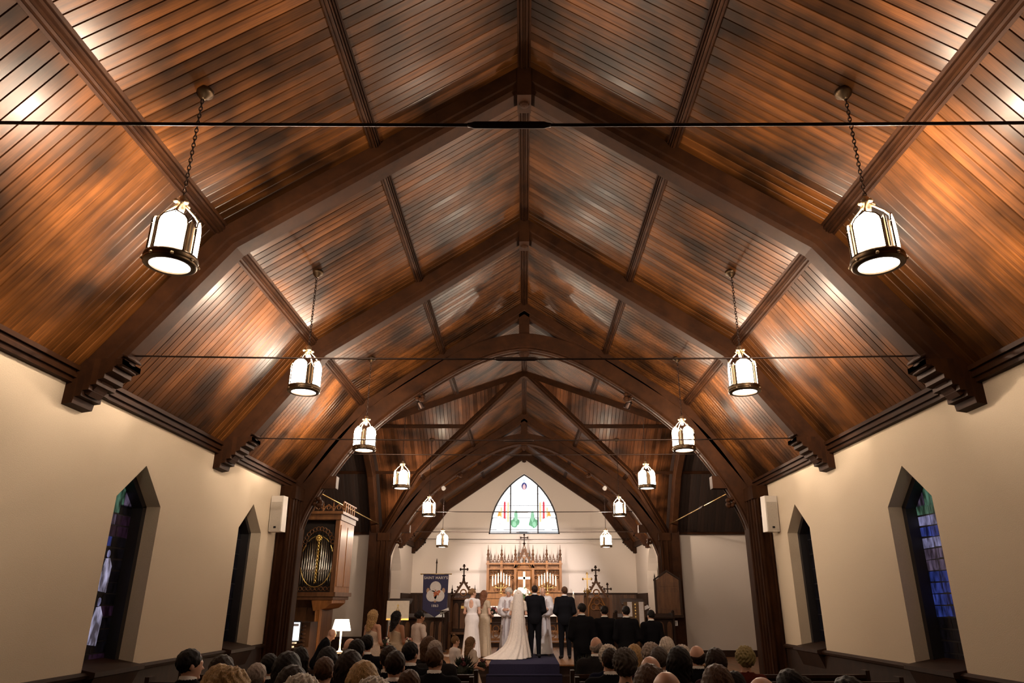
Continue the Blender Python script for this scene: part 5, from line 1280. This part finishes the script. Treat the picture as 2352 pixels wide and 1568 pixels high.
LACE = plain('ivory_lace', (.72, .62, .52), .85, noise=.16, scale=70, bump=.4); IVORY = plain('ivory_chiffon', (.74, .70, .68), .8, noise=.04); CHAMP = plain('champagne_chiffon', (.50, .40, .28), .7, noise=.08, scale=30); ALB = plain('white_alb', (.80, .78, .80), .85, noise=.03)
COLLAR = plain('shirt_collar', (.80, .77, .74), .7)
def setmat(o, mat):
    if not o.data.materials: o.data.materials.append(mat)
    o.material_slots[0].link = 'OBJECT'; o.material_slots[0].material = mat
def collar_mesh():
    m = MB(); m.lathe([(.068, -.012), (.074, -.012), (.068, .050), (.060, .050)], 18); m.f = m.f[:-2]; return m.mesh('collar', None, True)
def person(label, loc, rz, height=1.75, sex='m', sit=False, arms='down', yaw=0, pitch=0, hair=('s', 'black'), outfit='suit', mat=None, skin='fair', h=.0125, group=None, hem=.02, flare=.30, style='cap', scale=None, lean=0):
    t = empty('person', loc, rz); sc = scale or height / 1.755; t.scale = (sc, sc, sc); tag(t, label, 'person', group)
    k = skeleton(sex, sit, arms)
    o = link('body', cached(('b', sex, sit, arms, yaw, pitch, h), lambda: body_mesh(sex, sit, arms, yaw, pitch, h)), t); setmat(o, SKIN[skin])
    R = rotm(yaw, pitch); M_ = Matrix.Translation((0, -.005, 1.545 + k['dz'])) @ Matrix(R.tolist()).to_4x4()
    if hair: o = link('hair', cached(('h', hair[0]), lambda: hair_mesh(hair[0])), t, M_); setmat(o, hairmat(hair[1]))
    if outfit == 'suit':
        o = link('jacket', cached(('j', sex, sit, arms, h), lambda: jacket_mesh(sex, sit, arms, h)), t); setmat(o, mat or SUIT['black'])
        o = link('trousers', cached(('t', sex, sit, arms, h), lambda: trousers_mesh(sex, sit, arms, h)), t); setmat(o, mat or SUIT['black'])
        if sex == 'm':
            o = link('shirt_collar', cached('c', collar_mesh), t, Matrix.Translation((0, -.012, 1.495 + k['dz'])) @ Matrix.Rotation(-.22, 4, 'X')); setmat(o, COLLAR)
    elif outfit == 'dress':
        o = link('dress', cached(('d', sit, arms, style, hem, flare, h), lambda: dress_mesh(sit, arms, style, hem, flare, h)), t); setmat(o, mat or IVORY)
    elif outfit == 'robe':
        o = link('robe', cached(('r', arms, h), lambda: robe_mesh(arms, h)), t); setmat(o, ALB)
        m = MB()
        for s in (-1, 1): m.prism([(s * .04, .155, 1.40), (s * .09, .15, 1.44), (s * .10, .215, .9), (s * .10, .30, .50), (s * .05, .30, .50), (s * .05, .215, .9)], (0, .012, 0))
        m.obj('stole', plain('stole_silk', (.42, .36, .36), .7, noise=.2, scale=50), t)
    if not (outfit in ('dress', 'robe')):
        o = link('shoes', cached(('s', sex, sit, arms, h), lambda: shoe_mesh(sex, sit, arms, h)), t); setmat(o, BLACKM)
    if lean:                                   # bend everything above the seat forward over the lap
        a = math.radians(lean); Rl = Matrix.Translation((0, 0, .52)) @ Matrix.Rotation(-a, 4, 'X') @ Matrix.Translation((0, 0, -.52))
        for o in t.children:
            if o.name.startswith(('hair', 'shirt')): o.matrix_local = Rl @ o.matrix_local
            elif o.name.startswith(('body', 'jacket')):
                me = o.data.copy(); o.data = me; n = len(me.vertices); co = np.empty(n * 3); me.vertices.foreach_get('co', co); co = co.reshape(-1, 3)
                w_ = np.clip((co[:, 2] - .50) / .16, 0, 1); w_ = w_ * w_ * (3 - 2 * w_) * (co[:, 1] < .42); an = a * w_; y = co[:, 1].copy(); z = co[:, 2] - .52
                co[:, 1] = y * np.cos(an) + z * np.sin(an); co[:, 2] = .52 - y * np.sin(an) + z * np.cos(an); me.vertices.foreach_set('co', co.ravel()); me.update(); setmat(o, o.material_slots[0].material or SUIT['black'])
    return t

# ---- the bridal party on the platform
ZP = Z_PLAT + .012
person('person in long black suit, the groom, on blue carpet beside the veiled gown', (.27, 19.2, ZP), 0, 1.72, arms='front', yaw=10, hair=('s', 'dkbrown'), h=.011)
person('person in black suit standing alone right of the couple on the platform', (1.03, 19.0, Z_PLAT), .05, 1.70, arms='front', yaw=15, hair=('s', 'brown'), h=.011)
bride = person('person in ivory lace gown with long veil and train, on blue carpet', (-.15, 19.1, ZP), 0, 1.60, 'f', arms='hold', hair=('bun', 'blond'), outfit='dress', mat=LACE, style='short', flare=.36, h=.011)
def veil_mesh():
    F = Field(); F.ell((0, -.025, 1.635), (.105, .118, .128), .05)
    def f(P):
        t = np.clip((1.66 - P[..., 2]) / 1.65, 0, 1); x = P[..., 0] + .34 * t ** 7 + .03 * t; y = P[..., 1] + .06 + .10 * t ** 6
        th = np.arctan2(y, x); r = .125 + .12 * t ** .8 + .05 * t ** 3 + .30 * t ** 9
        rr = r * (1 + .05 * t * np.sin(15 * th + 2 * np.sin(2 * th)))
        return np.maximum((np.sqrt(x * x + y * y * 1.25) - rr) * .7, np.maximum(P[..., 2] - 1.66, .008 - P[..., 2]))
    F.fn(f, (-1.05, -.75, 0), (.5, .6, 1.68), .03)
    F.cut.append(lambda P: -(np.sqrt(P[..., 0] ** 2 + (P[..., 1] - .17) ** 2) - (.13 + .05 * (1.7 - P[..., 2]))))
    return F.mesh('veil', .013)
o = link('veil', veil_mesh(), bride); o.data.materials.append(plain('veil_tulle', (.70, .62, .54), .9, noise=.12, scale=50, bump=.3))
person('person in white robe and stole facing the couple on the left', (-.42, 20.4, Z_PLAT), PI - .25, 1.70, 'm', arms='book', pitch=-22, hair=('curly', 'white'), outfit='robe', h=.012)
person('person in white robe and stole facing the couple behind the dark suit', (.50, 20.25, Z_PLAT), PI + .2, 1.72, 'm', arms='book', pitch=-18, hair=('bald', 'white'), outfit='robe', h=.012)
person('person in white gown with open-backed bodice standing beside the gothic seat', (-1.33, 19.1, Z_PLAT), -.30, 1.66, 'f', arms='hold', yaw=-35, hair=('bun', 'lightbrown'), outfit='dress', mat=IVORY, style='cap', flare=.25, h=.011)
person('person in champagne gown holding a bouquet next to the veiled gown', (-1.05, 19.62, Z_PLAT), -.75, 1.62, 'f', arms='hold', hair=('long', 'auburn'), outfit='dress', mat=CHAMP, style='cap', flare=.23, h=.011)
bouquet('pink and burgundy bouquet held by the champagne gown', (-.83, 19.80, 1.49), .13, [PETP, PETC, PETD], LEAFD, 14, 22, group='hand bouquets')
# bridesmaids at floor level on the left
person('person in strapless ivory gown with bare shoulders, nearest the organ lamp', (-2.86, 14.25, 0), -.55, 1.60, 'f', arms='hold', hair=('longwave', 'blond'), outfit='dress', mat=LACE, style='strapless', flare=.23)
person('person in champagne sleeveless gown standing in front of the cream lectern hanging', (-2.50, 14.75, 0), -.55, 1.57, 'f', arms='hold', yaw=-10, hair=('long', 'black'), outfit='dress', mat=CHAMP, style='strapless', flare=.23, skin='tan')
person('person in white short-sleeved lace dress, standing left of the banner', (-2.02, 14.45, 0), -.85, 1.58, 'f', arms='hold', pitch=-14, hair=('bun', 'black'), outfit='dress', mat=plain('white_lace', (.72, .62, .56), .85, noise=.14, scale=70), style='short', flare=.22, skin='tan')
for lb, lc in (('small bouquet held by the strapless ivory gown', (-2.66, 14.50, 1.00)), ('small bouquet held in front of the cream lectern hanging', (-2.30, 15.00, .97))):
    bouquet(lb, lc, .11, [PETP, PETW, PETD], LEAFD, 10, 16, group='hand bouquets')
# flower girls
person('child in plain white dress behind the pew flowers', (-1.14, 12.6, 0), -1.0, 1.21, 'f', arms='hold', hair=('topbun', 'lightbrown'), outfit='dress', mat=IVORY, style='short', hem=.35, flare=.28)
person('child in cream lace dress holding dark flowers at the aisle', (-.84, 12.05, 0), -1.0, 1.22, 'f', arms='hold', hair=('long', 'lightbrown'), outfit='dress', mat=LACE, style='short', hem=.35, flare=.40)
bouquet('dark posy held by the child in cream lace', (-.67, 12.16, .80), .09, [PETD, PETP], LEAFD, 8, 18, group='hand bouquets')
# groomsmen at floor level on the right
for i, (x, y, hh, yw, lb) in enumerate(((1.15, 15.0, 1.71, 20, 'person in black suit, first of the floor-level row, nearest the platform couple'), (1.66, 15.5, 1.66, 0, 'person in black suit, second of the floor-level row, before the gothic seat'),
                                        (2.04, 15.0, 1.66, -5, 'person in black suit, third of the floor-level row, before the striped lectern'), (2.62, 15.5, 1.58, 10, 'person in black suit, last of the floor-level row, below the hymn board'))):
    person(lb, (x, y, 0), .18, hh, arms='front', yaw=yw if abs(yw) > 9 else 0, hair=('s', 'black'), group='suited row at the right')
# organist
t = person('person in dark suit bent over the music beside the lit lamp', (-4.42, 16.2, 0), -1.15, 1.66, sit=True, arms='lean', pitch=-16, hair=('bald', 'dkbrown'), lean=24, mat=SUIT['black'])
ob = empty('organ_bench', (-4.42, 16.2, 0), -1.15); tag(ob, 'dark bench under the bent organist', 'bench')
m = MB(); m.box(-.35, .35, -.16, .16, .37, .41); m.obj('seat', DARKW, ob)
for s in (-1, 1): m = MB(); m.box(s * .3 - .03, s * .3 + .03, -.14, .14, 0, .37); m.obj('leg', DARKW, ob)

# ---- the congregation
SEATED = [(3, -2.85, 1.03, 's', 'black', -45), (2, -2.25, 1.036, 's', 'dkbrown', 0), (1, -1.93, 1.034, 'bob', 'blond', 0), (0, -1.55, 1.066, 'curly', 'blond', 0), (3, -2.27, .947, 's', 'grey', 0), (4, -2.45, .963, 's', 'black', 20),
 (2, -1.76, 1.052, 'bob', 'black', 0), (5, -2.4, .971, 'bob', 'black', 0), (4, -1.89, 1.007, 'bob', 'black', 0), (1, -1.47, 1.03, 'bob', 'dkbrown', 0), (3, -1.7, .983, 's', 'brown', 0), (0, -1.17, 1.04, 'curly', 'white', 0), (6, -2.06, 1.01, 'bald', 'grey', 0),
 (5, -1.8, 1.03, 's', 'black', 0), (7, -2.04, 1.013, 's', 'black', 20), (2, -1.30, 1.06, 'bob', 'dkbrown', 0), (1, -1.02, 1.05, 'bob', 'blond', 0), (0, -.79, 1.03, 'curly', 'white', 0), (4, -1.30, 1.016, 's', 'dkbrown', 0), (3, -1.1, 1.02, 's', 'dkbrown', 0),
 (5, -1.22, 1.01, 's', 'black', -20), (6, -1.05, .992, 's', 'grey', -20), (4, -.86, 1.01, 's', 'brown', -20), (7, -1.22, .997, 'bob', 'brown', -45), (2, -.85, .96, 's', 'brown', 0),
 (7, .93, .993, 'bald', 'grey', 0), (5, .90, .984, 'curly', 'white', 0), (4, .83, 1.0, 's', 'dkbrown', 0), (3, .86, 1.03, 'curly', 'dkgrey', 0), (6, 1.3, .96, 'bob', 'blond', 0), (5, 1.36, 1.0, 'curly', 'grey', 0), (7, 1.84, .993, 'bob', 'white', 0), (4, 1.3, 1.01, 's', 'dkgrey', 0),
 (3, 1.32, 1.045, 'bob', 'black', 0), (6, 1.86, .949, 'curly', 'white', 0), (5, 1.85, .984, 'bald', 'dkbrown', 20), (4, 1.84, 1.0, 'bob', 'dkbrown', 0), (5, 2.36, .974, 'curly', 'olive', 20), (2, .94, 1.031, 'bald', 'brown', 0), (1, .79, 1.036, 'bob', 'brown', 0), (0, .75, 1.06, 'bald', 'grey', 0),
 (1, 1.22, 1.034, 'bob', 'brown', 0), (2, 1.42, .971, 'bob', 'white', 0), (3, 1.78, .90, 'bob', 'black', 0), (0, 1.25, 1.04, 'bald', 'brown', 0), (1, 1.68, 1.015, 's', 'black', 0), (2, 2.05, .926, 'bob', 'black', 0), (0, 1.70, 1.04, 's', 'black', 0)]
byrow = {}
for e in SEATED: byrow.setdefault((e[0], e[1] > 0), []).append(abs(e[1]))
DRESS_C = {'olive': 'red', 'white': 'navy', 'brown': 'charcoal', 'blond': 'brown', 'grey': 'plum', 'black': 'black', 'dkbrown': 'plum', 'dkgrey': 'charcoal'}
WORDS = {'red': 'reddish', 'navy': 'navy', 'charcoal': 'charcoal', 'brown': 'brown', 'plum': 'plum', 'black': 'black'}
for (k, x, sc, st_, col, yw) in SEATED:
    male = st_ in ('s', 'bald'); r = sorted(byrow[(k, x > 0)]); pos = r.index(abs(x))
    side = 'right' if x > 0 else 'left'
    cc = 'black' if male and col != 'grey' else ('charcoal' if male else DRESS_C[col])
    lb = 'person in %s %s seated in %s pew from front, %s of aisle, %s from aisle' % (WORDS[cc], 'suit' if male else 'dress', ORD[NROW - 1 - k], side, ORD[pos])
    person(lb, (x, ROW0 + DROW * k + .02, 0), 0, sex='m' if male else 'f', sit=True, yaw=yw, hair=(st_, col), outfit='suit' if male else 'dress', mat=SUIT[cc], h=.0135, group='seated congregation', scale=sc, skin='fair')
